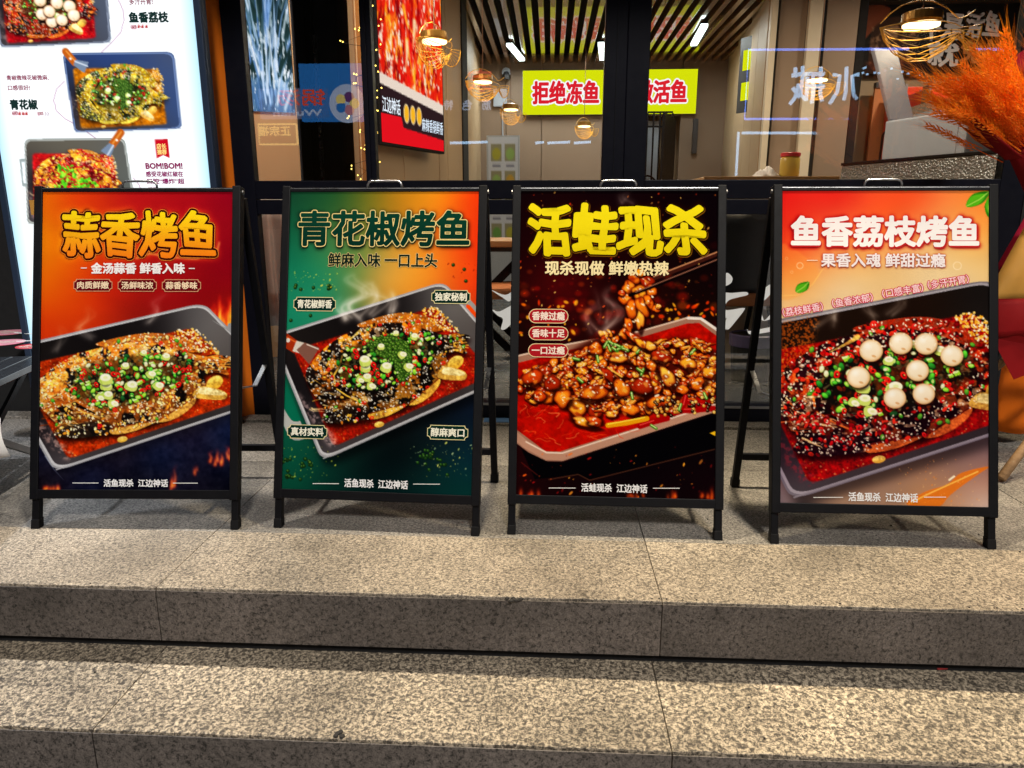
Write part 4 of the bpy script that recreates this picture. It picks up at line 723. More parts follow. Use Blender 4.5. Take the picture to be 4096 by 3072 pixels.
def poster_print(k, root):
    img = {1: paint1, 2: paint2, 3: paint3, 4: paint4}[k]()
    po = picture('poster', img, PW, PH, 'ink', root, (0, 0, 0), (-LEAN, 0, 0)); l = L0; n = .0165; po.location = (0, l*math.sin(LEAN)-n*math.cos(LEAN), l*math.cos(LEAN)+n*math.sin(LEAN))
    if k == 1:
        B = fitbox(1, (184, 845, 172, 362)); i = Ink()
        i.writing('蒜香烤鱼', *B, (255, 150, 50), bold=.0116, warp=.025, n=14); i.writing('蒜香烤鱼', *B, (52, 6, 8), bold=.0102, warp=.025, n=14); i.writing('蒜香烤鱼', *B, (244, 214, 20), (240, 122, 22), bold=.0040, warp=.025, n=10); link('title', i.mesh('title'), 'ink_text', po, (0, -.0006, 0))
        i = Ink(); i.writing('金汤蒜香 鲜香入味', *fitbox(1, (306, 712, 392, 438)), (240, 236, 236), bold=.0013, n=8); rule(i, 1, 260, 286, 415, wd=4); rule(i, 1, 731, 757, 415, wd=4); link('subtitle', i.mesh('subtitle'), 'ink_text', po, (0, -.0006, 0))
        for t, b in (('肉质鲜嫩', (228, 397, 463, 517)), ('汤鲜味浓', (421, 591, 463, 517)), ('蒜香够味', (614, 784, 463, 517))): badge(1, t, b, (120, 16, 24), (214, 160, 120), (240, 214, 180), True, po)
        footer(1, '活鱼现杀  江边神话', (358, 640, 1345, 1378), (220, 335), (662, 772), po)
    if k == 2:
        B = fitbox(2, (164, 905, 170, 318)); i = Ink(); i.writing('青花椒烤鱼', *B, (12, 36, 26), bold=.0062, n=14, shift=(.001, -.003)); i.writing('青花椒烤鱼', *B, (236, 212, 140), bold=.0058, n=14); i.writing('青花椒烤鱼', *B, (12, 62, 46), (10, 46, 36), bold=.0033, n=10); link('title', i.mesh('title'), 'ink_text', po, (0, -.0006, 0))
        B = fitbox(2, (292, 766, 352, 412)); i = Ink(); i.writing('鲜麻入味 一口上头', *B, (232, 206, 140), bold=.0024, n=10); i.writing('鲜麻入味 一口上头', *B, (14, 34, 26), bold=.0012, n=8); link('subtitle', i.mesh('subtitle'), 'ink_text', po, (0, -.0006, 0))
        for t, b in (('青花椒鲜香', (137, 323, 543, 605)), ('独家秘制', (742, 912, 512, 572)), ('真材实料', (106, 282, 1104, 1166)), ('醇麻爽口', (722, 902, 1104, 1168))): badge(2, t, b, (12, 50, 42), (226, 214, 160), (240, 238, 220), True, po)
        footer(2, '活鱼现杀  江边神话', (357, 636, 1345, 1382), (217, 333), (660, 778), po)
    if k == 3:
        B = fitbox(3, (153, 930, 133, 350)); i = Ink(); i.writing('活蛙现杀', *B, (120, 76, 10), bold=.0106, warp=.03, n=14, shift=(.001, -.002)); i.writing('活蛙现杀', *B, (30, 16, 6), bold=.0098, warp=.03, n=14); i.writing('活蛙现杀', *B, (238, 222, 24), (226, 204, 16), bold=.0060, warp=.03, n=14); link('title', i.mesh('title'), 'ink_text', po, (0, -.0006, 0))
        line_of(3, 'subtitle', '现杀现做 鲜嫩热辣', (224, 766, 380, 441), po, (244, 228, 176), bold=.0013, n=8)
        for t, b in (('香辣过瘾', (150, 326, 590, 654)), ('香味十足', (150, 326, 668, 729)), ('一口过瘾', (148, 326, 744, 805))): badge(3, t, b, (168, 26, 36), (236, 210, 160), (244, 226, 214), False, po, True)
        footer(3, '活蛙现杀  江边神话', (384, 673, 1366, 1403), (240, 358), (698, 816), po)
    if k == 4:
        B = fitbox(4, (211, 996, 186, 308)); i = Ink(); i.writing('鱼香荔枝烤鱼', *B, (196, 36, 40), bold=.0050, n=12, shift=(.0012, -.0034)); i.writing('鱼香荔枝烤鱼', *B, (236, 232, 238), (250, 248, 250), bold=.0034, n=12); link('title', i.mesh('title'), 'ink_text', po, (0, -.0006, 0))
        B = fitbox(4, (336, 858, 340, 396)); i = Ink(); i.writing('果香入魂 鲜甜过瘾', *B, (170, 92, 84), bold=.0013, n=8, shift=(.0008, -.0016)); i.writing('果香入魂 鲜甜过瘾', *B, (240, 232, 238), bold=.0011, n=8); rule(i, 4, 274, 320, 368, (240, 220, 200)); link('subtitle', i.mesh('subtitle'), 'ink_text', po, (0, -.0006, 0))
        for t, (x, y) in (('（荔枝鲜香）', (257, 574)), ('（鱼香浓郁）', (467, 536)), ('（口感丰富）', (679, 496)), ('（多汗开胃）', (871, 460))):
            c0 = hmap(PMET[4], [(x, y)])[0]; i = Ink(); w_, h_ = .114, .024
            i.writing(t, c0[0]-w_/2, c0[0]+w_/2, c0[1]-h_/2, c0[1]+h_/2, (206, 20, 74), bold=.0024, n=8, ang=R(10)); i.writing(t, c0[0]-w_/2, c0[0]+w_/2, c0[1]-h_/2, c0[1]+h_/2, (246, 214, 222), bold=.0004, n=4, ang=R(10)); link('caption', i.mesh('caption'), 'ink_text', po, (0, -.0006, 0))
        footer(4, '活鱼现杀  江边神话', (455, 748, 1346, 1383), (306, 432), (774, 868), po)
def pl(u, n, l): return (u, l*math.sin(LEAN)-n*math.cos(LEAN), l*math.cos(LEAN)+n*math.sin(LEAN))
def board(k, pose, label):
    bx, by, yaw = pose; c, s = math.cos(YAW), math.sin(YAW)
    root = empty('pavement_sign', (bx*c-by*s, bx*s+by*c, .0004), yaw+YAW, label, 'pavement sign', 'pavement signs in a row on the terrace')
    F = 'frame_black'; rot = (-LEAN, 0, 0); l1 = L0+PH; xo = PW/2
    for sg in (-1, 1):
        b = MB(); x0, x1 = sorted((sg*(xo-.003), sg*(xo+.022))); b.box(x0, x1, -.021, .012, L0-.027, l1+.014); b.build('stile', F, root, rot=rot, bevel=.0025)
        b = MB(); b.box(sg*.300-.0105, sg*.300+.0105, -.0105, .0105, .012, L0-.02); b.build('leg', F, root, rot=rot, bevel=.002)
        b = MB(); cx = sg*.300; b.quadbox([(cx-.0125, -.0125, .0), (cx+.0125, -.0125, .0), (cx+.0125, .0125, .0), (cx-.0125, .0125, .0)], [(cx-.0118, -.0055, .027), (cx+.0118, -.0055, .027), (cx+.0118, .0195, .027), (cx-.0118, .0195, .027)]); b.build('foot_cap', 'rubber', root, bevel=.002)
        # rear leg, hinged under the top
        t = Vector((sg*.300, .275, .965)); f = Vector((sg*.305, .432, .018)); b = MB(); b.bar(t, f, .022, .022, (0, 1, 0)); b.build('rear_leg', F, root, bevel=.002)
        b = MB(); b.box(f.x-.0135, f.x+.0135, f.y-.0145, f.y+.0145, 0, .03); b.build('foot_cap', 'rubber', root, bevel=.002)
        b = MB(); a = Vector(pl(sg*.298, -.012, .42)); z = Vector((sg*.298, .365, .43)); mid = (a+z)/2+Vector((0, 0, -.035)); b.bar(a, mid, .004, .014, (1, 0, 0)); b.bar(mid+Vector((sg*.004, 0, 0)), z, .004, .014, (1, 0, 0)); b.build('brace', 'steel', root)
        b = MB(); b.tube([pl(sg*(xo+.022), .005, l1-.002), pl(sg*(xo+.026), .005, l1-.002)], .006, 10); b.build('hinge_rivet', 'steel_dull', root)
    b = MB(); b.box(-xo-.0028, xo+.0028, -.0185, .010, l1-.004, l1+.009); b.build('top_rail', F, root, rot=rot, bevel=.002)
    b = MB(); b.box(-xo+.003, xo-.003, -.0195, -.0185, l1+.0045, l1+.0065); b.build('clip_strip', 'steel', root, rot=rot)
    b = MB(); b.box(-xo-.0028, xo+.0028, -.0205, .010, L0-.024, L0+.003); b.build('bottom_rail', F, root, rot=rot, bevel=.002)
    b = MB(); b.box(-xo-.0025, xo+.0025, -.012, .006, L0, l1-.002); b.build('back_panel', F, root, rot=rot)
    for z in (.115,): y = .432-(z-.018)*.1658; b = MB(); b.box(-.293, .293, y-.009, y+.009, z-.011, z+.011); b.build('crossbar', F, root, bevel=.0015)
    z = .945; y = .432-(z-.018)*.1658; b = MB(); b.box(-.289, .289, y-.009, y+.009, z-.011, z+.011); b.build('crossbar', F, root, bevel=.0015)
    hp = [(-.052, 0, 0), (-.052, 0, .012), (-.048, 0, .019), (-.040, 0, .0225), (0, 0, .0232), (.040, 0, .0225), (.048, 0, .019), (.052, 0, .012), (.052, 0, 0)]
    b = MB(); b.tube(hp, .0034, 8); b.build('handle', 'steel' if k > 1 else 'steel_dull', root, loc=pl(0, .004, l1+.0085), smooth=True)
    poster_print(k, root)
    return root
POSES = {1: (-1.130, 1.978, -.009), 2: (-.406, 1.960, -.095), 3: (.298, 1.923, -.065), 4: (1.052, 1.865, -.058)}
board(1, POSES[1], 'leftmost pavement sign, orange and crimson poster of golden garlic grilled fish')
board(2, POSES[2], 'pavement sign with green and orange poster of fish heaped with green peppercorns')
board(3, POSES[3], 'pavement sign with black poster, yellow title and chopsticks over a red frog dish')
board(4, POSES[4], 'rightmost pavement sign, red and cream poster of fish topped with white lychees')
# ---------------------------------------------------------------- lit menu box behind the first sign
def proj(P):
    d = Vector(P)-Vector((0, 0, CAM_H)); cy, sy = math.cos(-YAW), math.sin(-YAW); x, y, z = d.x*cy-d.y*sy, d.x*sy+d.y*cy, d.z
    c, s = math.cos(PITCH), math.sin(PITCH); f = y*c-z*s; u = y*s+z*c
    return 512+FPX*x/f, 384-FPX*u/f
LBY = 2.945; lx0 = sp(31, 790, LBY).x; lx1 = sp(846, 790, LBY).x; lz0, lz1 = .22, 1.86
def zoomq(P, ox, oy, k): p = proj(P); return ((p[0]*4-ox)*k, (p[1]*4-oy)*k)
LN = (214, 440)
def paint_menu():
    q = [zoomq(P, 0, 0, 2.0742) for P in ((lx0, LBY, lz1), (lx1, LBY, lz1), (lx1, LBY, lz0), (lx0, LBY, lz0))]
    c = Canvas(2*LN[0], 2*LN[1], homog(q, [(0, 0), (2*LN[0], 0), (2*LN[0], 2*LN[1]), (0, 2*LN[1])]), 21)
    c.tone = .35; c.a[:] = K(246, 252, 255); u = c.xx/c.w; e = np.clip(1-u/.09, 0, 1)**1.5+np.clip((u-.90)/.10, 0, 1)**1.4; c.put(np.clip(e, 0, 1), K(150, 205, 235), .75)
    for pts in ([(980, 0), (1020, 90), (1026, 170), (1000, 270), (920, 360), (820, 455)], [(535, 675), (470, 740), (446, 830), (470, 920), (540, 985), (605, 1020)], [(715, 1090), (770, 1130), (820, 1165)], [(1105, 1475), (1150, 1530), (1180, 1600)]): c.line(pts, 4, (120, 50, 90))
    com = dict(handles=False, shadow=.12, whites=((452, 825, 0, 1.1), (540, 850, .5, 1.), (640, 845, .9, .9), (615, 800, 1.1, .8)), stray=24)
    ly = [(470, 800), (600, 770), (700, 760), (520, 880), (620, 900), (690, 860), (570, 840), (760, 800)]
    dish(c, homog(TRAY, [(-60, -290), (860, -300), (912, 350), (15, 388)]), dict(com, rim=(96, 104, 120), wall=(70, 78, 92), w1=(70, 80, 96), w2=(84, 92, 108), broth=((150, 8, 26), (190, 24, 30), (90, 4, 16)), flesh=((170, 50, 24), (226, 130, 50), (96, 24, 14)), skin=(40, 18, 20), char=.5, crumbs=([((200, 40, 40), (226, 120, 50)), 200, 9],), sesame=((300, (250, 235, 215)),), lychee=[(x, y, 44) for x, y in ly], greens=80), 41)
    dish(c, homog(TRAY, [(530, 453), (1430, 443), (1496, 1062), (628, 1092)]), dict(com, rim=(74, 92, 128), wall=(52, 72, 112), w1=(50, 72, 118), w2=(60, 82, 124), broth=((150, 84, 12), (186, 120, 20), (110, 60, 10)), flesh=((180, 140, 30), (236, 214, 90), (110, 80, 16)), skin=(44, 50, 30), char=.5, crumbs=([((226, 210, 90), (190, 170, 50)), 220, 8],), sesame=((330, (250, 250, 220)),), peppercorn=170, greens=110), 42)
    dish(c, homog(TRAY, [(215, 1165), (1025, 1155), (1130, 1800), (240, 1850)]), dict(com, rim=(130, 134, 130), wall=(96, 96, 92), w1=(100, 96, 86), w2=(96, 100, 96), broth=((170, 10, 34), (200, 40, 30), (110, 4, 16)), flesh=((204, 130, 40), (240, 190, 70), (130, 60, 16)), skin=(110, 16, 20), char=.48, crumbs=([((226, 150, 50), (250, 210, 90)), 160, 9],), sesame=((160, (250, 235, 200)),), heap=False, whites=(), chillies=130, cilantro=True), 43)
    c.poly([(165, 1320), (215, 1315), (230, 1550), (190, 1545)], (150, 160, 160)); c.poly([(185, 1345), (210, 1342), (220, 1520), (200, 1520)], (236, 245, 250))
    for (a, b, d, s_) in (((545, 430), (620, 520), (720, 560), 1), ((1000, 1100), (930, 1200), (880, 1280), -1)):
        c.line([a, b], 62, (176, 96, 30)); c.line([(a[0]+4, a[1]-6), (b[0]+4, b[1]-10)], 12, (214, 140, 70)); c.ell((a[0]+b[0])/2+2, (a[1]+b[1])/2+12, 10, 10, 0, (240, 235, 225))
        t = np.array(d, float)-b; n_ = np.array([-t[1], t[0]])/np.hypot(*t); p0, p1 = np.array(b, float), np.array(d, float)
        c.poly([p0-n_*24, p0+n_*24, p1+n_*52, p1-n_*46], (116, 130, 150)); c.line([p0-n_*10, p1-n_*12], 12, (190, 200, 215))
    c.poly([(1283, 1158), (1392, 1152), (1406, 1314), (1352, 1288), (1299, 1316)], (178, 18, 40))
    for (x, y) in ((1086, 229), (106, 942), (318, 945)): c.poly([(x, y-13), (x+44, y-15), (x+45, y+13), (x+1, y+14)], (140, 30, 60))
    for (x, y) in ((1150, 222), (1182, 222), (1214, 222), (167, 942), (196, 942), (224, 942)): c.poly([(x-10, y+14), (x-10, y-4), (x-2, y-6), (x, y-18), (x+5, y-16), (x+4, y-5), (x+11, y-4), (x+10, y+14)], (160, 26, 30))
    for x in (376, 396): c.line([(x, 930), (x+9, 944), (x, 960)], 3.5, (90, 40, 60))
    return c
mb = empty('menu_lightbox', ((lx0+lx1)/2, LBY, 0), label='tall white lit menu box with three trays of grilled fish, behind the leftmost sign', cat='menu sign')
mc = paint_menu(); lw = lx1-lx0
face = picture('menu_face', mc.out(), lw, lz1-lz0, 'ink_lightbox', mb, (0, -.001, lz0))
MB().box(-lw/2-.030, lw/2+.030, .002, .045, lz0-.05, lz1+.05).build('casing', 'navy_edge', mb, bevel=.004)
for sx in (-1, 1): MB().box(sx*(lw/2+.016)-.014, sx*(lw/2+.016)+.014, -.008, .0015, lz0-.05, lz1+.05).build('edge_trim', 'navy_edge', mb, bevel=.004)
for sx in (-1, 1): MB().box(sx*lw*.4-.02, sx*lw*.4+.02, .01, .04, .0, lz0-.052).build('leg', 'frame_black', mb); MB().box(sx*lw*.4-.03, sx*lw*.4+.03, -.12, .045, .0, .02).build('foot', 'frame_black', mb)
MMET = homog([zoomq(P, 0, 0, 2.0742) for P in ((lx0, LBY, lz1), (lx1, LBY, lz1), (lx1, LBY, lz0), (lx0, LBY, lz0))], [(-lw/2, lz1-lz0), (lw/2, lz1-lz0), (lw/2, 0), (-lw/2, 0)])
for t, b, col, bo in (('多汁开胃!', (1075, 1268, -14, 40), (120, 30, 60), .0006), ('鱼香荔枝', (1074, 1396, 102, 186), (22, 44, 42), .0022), ('青椒微辣花椒微麻,', (58, 404, 624, 668), (130, 34, 70), .0006), ('口感很好!', (70, 250, 708, 750), (130, 34, 70), .0006), ('青花椒', (88, 312, 828, 908), (22, 44, 42), .0022), ('店长', (1302, 1380, 1192, 1236), (240, 205, 120), .0009), ('推荐', (1308, 1384, 1240, 1282), (240, 205, 120), .0009), ('BOM!BOM!', (1212, 1514, 1354, 1400), (130, 26, 80), .0016), ('感受花椒红椒在', (1214, 1520, 1422, 1466), (130, 34, 90), .0009), ('口腔“爆炸”超', (1224, 1530, 1482, 1526), (130, 34, 90), .0009), ('明显', (1236, 1308, 1556, 1600), (130, 34, 90), .0009), ('TOP', (1089, 1128, 220, 240), (230, 225, 230), 0), ('TOP', (110, 146, 933, 952), (230, 225, 230), 0), ('微麻', (321, 360, 936, 954), (230, 225, 230), 0)):
    p = hmap(MMET, [(b[0], (b[2]+b[3])/2), (b[1], (b[2]+b[3])/2), ((b[0]+b[1])/2, b[2]), ((b[0]+b[1])/2, b[3])]); i = Ink(); i.writing(t, p[0][0], p[1][0], p[3][1], p[2][1], col, bold=bo, n=6); link('lettering', i.mesh('lettering'), 'ink_lightbox', face, (0, -.0012, 0))
tp = MB(); tp.box(-.022, .022, -.0025, -.0018, -.03, .03); tp.build('tape', 'paper_gold', mb, loc=(sp(143, 830, LBY).x-(lx0+lx1)/2, -.0005, sp(143, 830, LBY).z))
# ---------------------------------------------------------------- folding table with paper fans at the left edge
TZ = .405
c1 = on_z(372/2.55/4, (1250+520/2.55)/4, TZ); c0 = on_z(0, (1250+690/2.55)/4, TZ)       # front edge of the top
d1 = on_z(372/2.55/4, (1250+235/2.55)/4, TZ)
tb = empty('folding_table', (c0.x-.25, c0.y+.2, 0), label='black slatted folding table with crossed legs at the left edge', cat='table')
ang = math.atan2(c1.y-c0.y, c1.x-c0.x); W_ = .85; D_ = .42; nsl = 6
ex = Vector((math.cos(ang), math.sin(ang), 0)); ey = Vector((-math.sin(ang), math.cos(ang), 0)); A0 = c1+ex*.16-ex*W_-Vector(tb.location)
for k in range(nsl):
    a = A0+ey*(D_*k/nsl+.002); b_ = A0+ey*(D_*(k+1)/nsl-.003); b = MB(); b.quadbox([a-Vector((0, 0, TZ+0))*0+Vector((0, 0, -.022)), a+ex*W_+Vector((0, 0, -.022)), b_+ex*W_+Vector((0, 0, -.022)), b_+Vector((0, 0, -.022))], [a, a+ex*W_, b_+ex*W_, b_]); b.build('top_slat', 'table_black', tb, bevel=.003)
def tpt(u, v, z): return A0+ex*(u*W_)+ey*(v*D_)+Vector((0, 0, z-TZ))
for v in (.12, .88):
    b = MB(); b.bar(tpt(.12, v, TZ-.03), tpt(.97, v, .008), .022, .012, ey); b.build('leg', 'steel_dull' if v < .5 else 'frame_black', tb); b = MB(); b.bar(tpt(.88, v+.03, TZ-.03), tpt(.05, v+.03, .008), .022, .012, ey); b.build('leg', 'frame_black', tb)
for u in (.12, .88): b = MB(); b.bar(tpt(u, .1, TZ-.03), tpt(u, .93, TZ-.03), .018); b.build('stretcher', 'frame_black', tb)
def fan(px, py, z, rz, label, m, r=.075):
    p = on_z(px, py, TZ); e = empty('paper_fan', (p.x, p.y, TZ+.0008+z), rz, label, 'fan', 'paper fans on the folding table')
    MB().lathe([(r*.99, 0), (r, .0008), (r*.99, .0016)], 36).build('fan_disc', m, e); MB().lathe([(r*1.0, .0017), (r*.985, .0022), (r*.93, .0022)], 36).build('rim', 'fan_red' if m != 'fan_red' else 'fan_pink', e)
    b = MB(); b.box(r*.6, r*1.9, -.007, .007, .0022, .0042); b.build('handle_strip', 'white_vinyl', e, bevel=.001)
    i = Ink(); i.writing('活鱼现杀', -.05, .05, -.004, .024, (250, 225, 215), bold=.001, n=6); i.writing('江边神话', -.045, .045, -.034, -.012, (250, 225, 215), bold=.0006, n=6); link('lettering', i.mesh('lettering'), 'ink_text', e, (0, 0, .0032), (R(-90), 0, 0))
    return e
fan(3, 343, 0, .4, 'red round paper fan, lowest and nearest on the folding table', 'fan_red', .08); fan(8, 334, .005, -.3, 'red round paper fan with white print, on top of the lower one', 'fan_red', .08); fan(33, 346.5, 0, 1.1, 'pink backed paper fan lying half behind the leftmost sign', 'fan_pink', .06)
q0 = on_z(0, 431, .1)
pg = MB(); pc = [(-.16, 0, .335), (.004, 0, .335), (.028, -.012, .20), (.072, -.02, .085), (-.14, -.02, .055)]
Yp = tb.location.y-.28; pA, pB, pC = sp(2, 1672, Yp), sp(46, 1824, Yp-.02), sp(-200, 1870, Yp-.02); pD = pA+Vector((-.25, 0, .05))
sh = MB(); sh.sheet(lambda u, v: (pD.lerp(pA, u)).lerp(pC.lerp(pB, u), v)+Vector((0, -.015*math.sin(v*3), 0)), 6, 6); tag(sh.build('paper_sheet', 'paper_white', smooth=True, solid=.0012), 'white paper sheet hanging down at the left edge below the table', 'paper')
# ---------------------------------------------------------------- opening bouquet on a wooden tripod
BY = 2.62; bc = sp(4190, 1200, BY)
bq = empty('flower_stand', (bc.x, BY, 0), label='wheat bouquet stand in red, gold and orange paper on wooden legs at the right edge', cat='flower stand')
def rel(p): return Vector(p)-Vector(bq.location)
foot = on_z(4003/4, 1920/4, .01); foot2 = on_z(3952/4, 1672/4, .01)
for a, b_ in ((rel(foot)+Vector((0, 0, .006)), rel(sp(4260, 1560, BY))), (rel(sp(3915, 1600, 2.93))*0+Vector((-.27, .3, .008)), rel(sp(4075, 1395, 2.66))), (Vector((.3, .28, .008)), rel(sp(4240, 1380, BY)))):
    b = MB(); t = (b_-a); b.tube([a, a+t*.5+Vector((.004, 0, 0)), b_+t*.25], [.0165, .0155, .014], 10); b.build('leg', 'pole_wood', bq, smooth=True)
def paper(name, m, quad, bul=.03, nu=8, nv=8, fold=0, ph=0):
    q = [rel(p) for p in quad]
    def f(u, v):
        p = (q[0].lerp(q[1], u)).lerp(q[3].lerp(q[2], u), v); return p+Vector((0, -bul*math.sin(u*math.pi)*math.sin(v*math.pi)+fold*math.sin(u*19+ph+v*2)*(.4+.6*v), 0))
    b = MB(); b.sheet(f, nu, nv); return b.build(name, m, bq, smooth=True, solid=.0012)
paper('paper_wrap', 'paper_orange', (sp(4020, 1380, 2.80), sp(4500, 1380, 2.80), sp(4560, 1765, 2.86), sp(3978, 1725, 2.86)), .02, 24, 6, .018)
paper('paper_wrap', 'paper_crimson', (sp(4120, 830, 2.74), sp(4500, 780, 2.72), sp(4450, 1150, 2.70), sp(3925, 1180, 2.72)), .03, 12, 8, .006)
paper('paper_wrap', 'paper_gold', (sp(4110, 890, 2.68), sp(4500, 860, 2.66), sp(4450, 1215, 2.62), sp(3935, 1208, 2.66)), .03, 14, 8, .010, 1.3)
paper('paper_wrap', 'paper_red', (sp(3960, 1196, 2.64), sp(4420, 1188, 2.58), sp(4300, 1330, 2.56), sp(3966, 1350, 2.62)), .01, 10, 6, .004)
tri = MB(); ta, tb_, tc_ = rel(sp(3966, 1349, 2.622)), rel(sp(4300, 1330, 2.562)), rel(sp(4054, 1518, 2.60)); td = rel(sp(4320, 1420, 2.58)); tri.v += [tuple(ta), tuple(tb_), tuple(td), tuple(tc_)]; tri.f.append((0, 1, 2, 3)); tri.build('paper_wrap', 'paper_red', bq, solid=.0012)
# collar round the wheat
paper('paper_collar', 'paper_red', (sp(3846, 446, 2.52), sp(3905, 475, 2.50), sp(4096, 632, 2.48), sp(4020, 640, 2.52)), .01, 6, 8)
paper('paper_collar', 'paper_crimson', (sp(4022, 250, 2.70), sp(4300, 60, 2.68), sp(4300, 640, 2.60), sp(4050, 600, 2.62)), .04, 10, 8, .006)
paper('paper_collar', 'paper_red', (sp(4020, 600, 2.56), sp(4260, 560, 2.52), sp(4300, 900, 2.58), sp(4130, 830, 2.62)), .03, 8, 6, .005)
paper('paper_collar', 'paper_red', (sp(3846, 505, 2.66), sp(3925, 540, 2.64), sp(4030, 640, 2.62), sp(3900, 560, 2.68)), .01, 4, 4)
def ear_mesh(seed):
    g = random.Random(seed); b = MB(); Ls = .085
    b.tube([(0, 0, -.10), (0, 0, -.05), (.002, 0, .0), (.004, .001, Ls)], [.0014, .0013, .0012, .0006], 5)
    for k in range(11):
        z = Ls*k/11
        for a in (0, 1, 2, 3):
            an = a*math.pi/2+k*.7+g.uniform(-.3, .3); r = .0052*(1-.35*k/11); c = Vector((r*math.cos(an), r*math.sin(an), z)); o = Vector((math.cos(an)*.45, math.sin(an)*.45, 1)).normalized(); s_ = Vector((-math.sin(an), math.cos(an), 0))*.0026
            n = len(b.v); p0, p1 = c-o*.003, c+o*.011; m_ = c+o*.004+Vector((math.cos(an), math.sin(an), 0))*.003
            b.v += [tuple(p0), tuple(c+o*.004+s_), tuple(p1), tuple(c+o*.004-s_), tuple(m_)]; b.f += [(n, n+1, n+4), (n+1, n+2, n+4), (n+2, n+3, n+4), (n+3, n, n+4)]
            if g.random() < .8:
                l = g.uniform(.045, .085); tip = p1+(o*.75+Vector((g.uniform(-.18, .18), g.uniform(-.18, .18), .55))).normalized()*l; n = len(b.v); sw = s_*.14
                b.v += [tuple(p1-sw), tuple(p1+sw), tuple(tip)]; b.f.append((n, n+1, n+2))
    return b.mesh('wheat_ear')
ears = [ear_mesh(s_) for s_ in range(4)]; ge = random.Random(8)
org = rel(sp(4085, 640, 2.60))
for k in range(150):
    t = ge.random(); a = ge.uniform(-1.75, -1.45) if k % 5 == 0 else ge.uniform(-2.80, -2.22)          # direction in the picture, from the collar outwards
    ln = ge.uniform(.15, .37)*(1.0 if a < -1.9 else 1.1); base = org+Vector((ge.uniform(-.03, .10), ge.uniform(-.07, .07), ge.uniform(-.02, .12)))
    a += ge.normalvariate(0, .06); tip = base+Vector((math.cos(a)*ln*1.0, ge.uniform(-.14, .10), -math.sin(a)*ln)); d = (tip-base).normalized()
    o = link('wheat_ear', ears[k % 4], 'wheat', bq, tip-d*.085, d.to_track_quat('Z', 'Y').to_euler()); s_ = ge.uniform(.95, 1.45); o.scale = (s_*1.2, s_*1.2, s_)
# white lettering stuck on the lower panes (only the strokes between the signs show)
def strokes(label, polys):
    b = MB()
    for P in polys:
        pts = smooth_poly(P, 4); b.prism([(lambda q: (q.x, q.z))(sp(x, y, FY+.008)) for x, y in pts], FY+.0078, FY+.0092)
    tag(b.build('vinyl_lettering', 'white_vinyl'), label, 'lettering', 'white lettering on the lower panes')
strokes('white brush strokes on the lower pane between the green and the black sign', [[(1966, 1160), (2020, 1180), (2060, 1160), (2040, 1205), (2010, 1190)], [(1968, 1238), (1998, 1246), (2060, 1218), (2070, 1262), (2028, 1312), (2004, 1316), (2012, 1276), (1990, 1262)]])
strokes('white brush strokes on the lower pane between the black and the red sign', [[(2895, 1100), (2912, 1092), (2930, 1112), (2922, 1134), (2895, 1142)], [(2880, 1180), (2930, 1172), (2985, 1168), (2990, 1180), (2950, 1190), (2912, 1204), (2900, 1240), (2970, 1232), (2976, 1242), (2930, 1300), (2912, 1318), (2896, 1308), (2906, 1270), (2880, 1290)], [(3030, 1190), (3075, 1140), (3100, 1150), (3060, 1200), (3038, 1202)], [(3018, 1222), (3034, 1220), (3052, 1270), (3060, 1280), (3100, 1240), (3110, 1262), (3056, 1284), (3040, 1264)], [(2990, 1316), (3000, 1324), (3100, 1306), (3100, 1322), (3004, 1338)]])
# ---------------------------------------------------------------- inside the shop
BYW = 10.2
def fx(dx, Y, dy=250): return dp(dx, dy, Y).x
def wall(name, plan, z0, z1, m, parent=None, th=.06):
    (xa_, ya), (xb_, yb) = plan; d = Vector((xb_-xa_, yb-ya, 0)).normalized(); n = Vector((-d.y, d.x, 0))*th; b = MB()
    b.quadbox([(xa_, ya, z0), (xb_, yb, z0), (xb_+n.x, yb+n.y, z0), (xa_+n.x, ya+n.y, z0)], [(xa_, ya, z1), (xb_, yb, z1), (xb_+n.x, yb+n.y, z1), (xa_+n.x, ya+n.y, z1)])
    return b.build(name, m, parent, bevel=.002)
f = MB(); f.box(-7, 9, FY+.06, 11.2, -.05, -.001); struct(f.build('shop_floor', 'floor_tile'))
for k in range(9):
    for j in range(5):
        x0 = -1.2+.6*j; y0 = FY+.1+.6*k; slab(x0, x0+.6, y0, y0+.6, .004, .004, 'floor_tile', bpy.data.objects['shop_floor'], 'floor_slab', .0025)
ce = empty('slatted_ceiling'); ce['kind'] = 'structure'
MB().box(-7, 9, FY+.06, 11.2, 3.12, 3.2).build('void', 'dark_void', ce)
sx0, sx1 = fx(1022, BYW, 133), fx(1580, BYW, 133); npit = 30
sl = MB(); sl.box(-.026, .026, 3.6, BYW-.01, 2.88, 2.97); slm = sl.mesh('slat', .003)
for k in range(npit): link('slat', slm, 'slat_wood', ce, (sx0+(sx1-sx0)*k/(npit-1), 0, 0))
# back wall in tall panels, with the corner door
bw = empty('back_wall'); bw['kind'] = 'structure'
for a, b_ in ((1036, 1093), (1093, 1170), (1170, 1392), (1470, 1580), (1580, 1700)): wall('wall_panel', ((fx(a, BYW)+.004, BYW), (fx(b_, BYW)-.004, BYW)), 0, 2.97, 'brown_wall', bw)
zd = dp(1430, 250, BYW).z; wall('wall_panel', ((fx(1392, BYW)+.004, BYW), (fx(1470, BYW)-.004, BYW)), zd, 2.97, 'brown_wall', bw)
MB().box(-6, 8, BYW+.5, BYW+.55, -.02, 3.1).build('backing', 'beige_wall', bw)
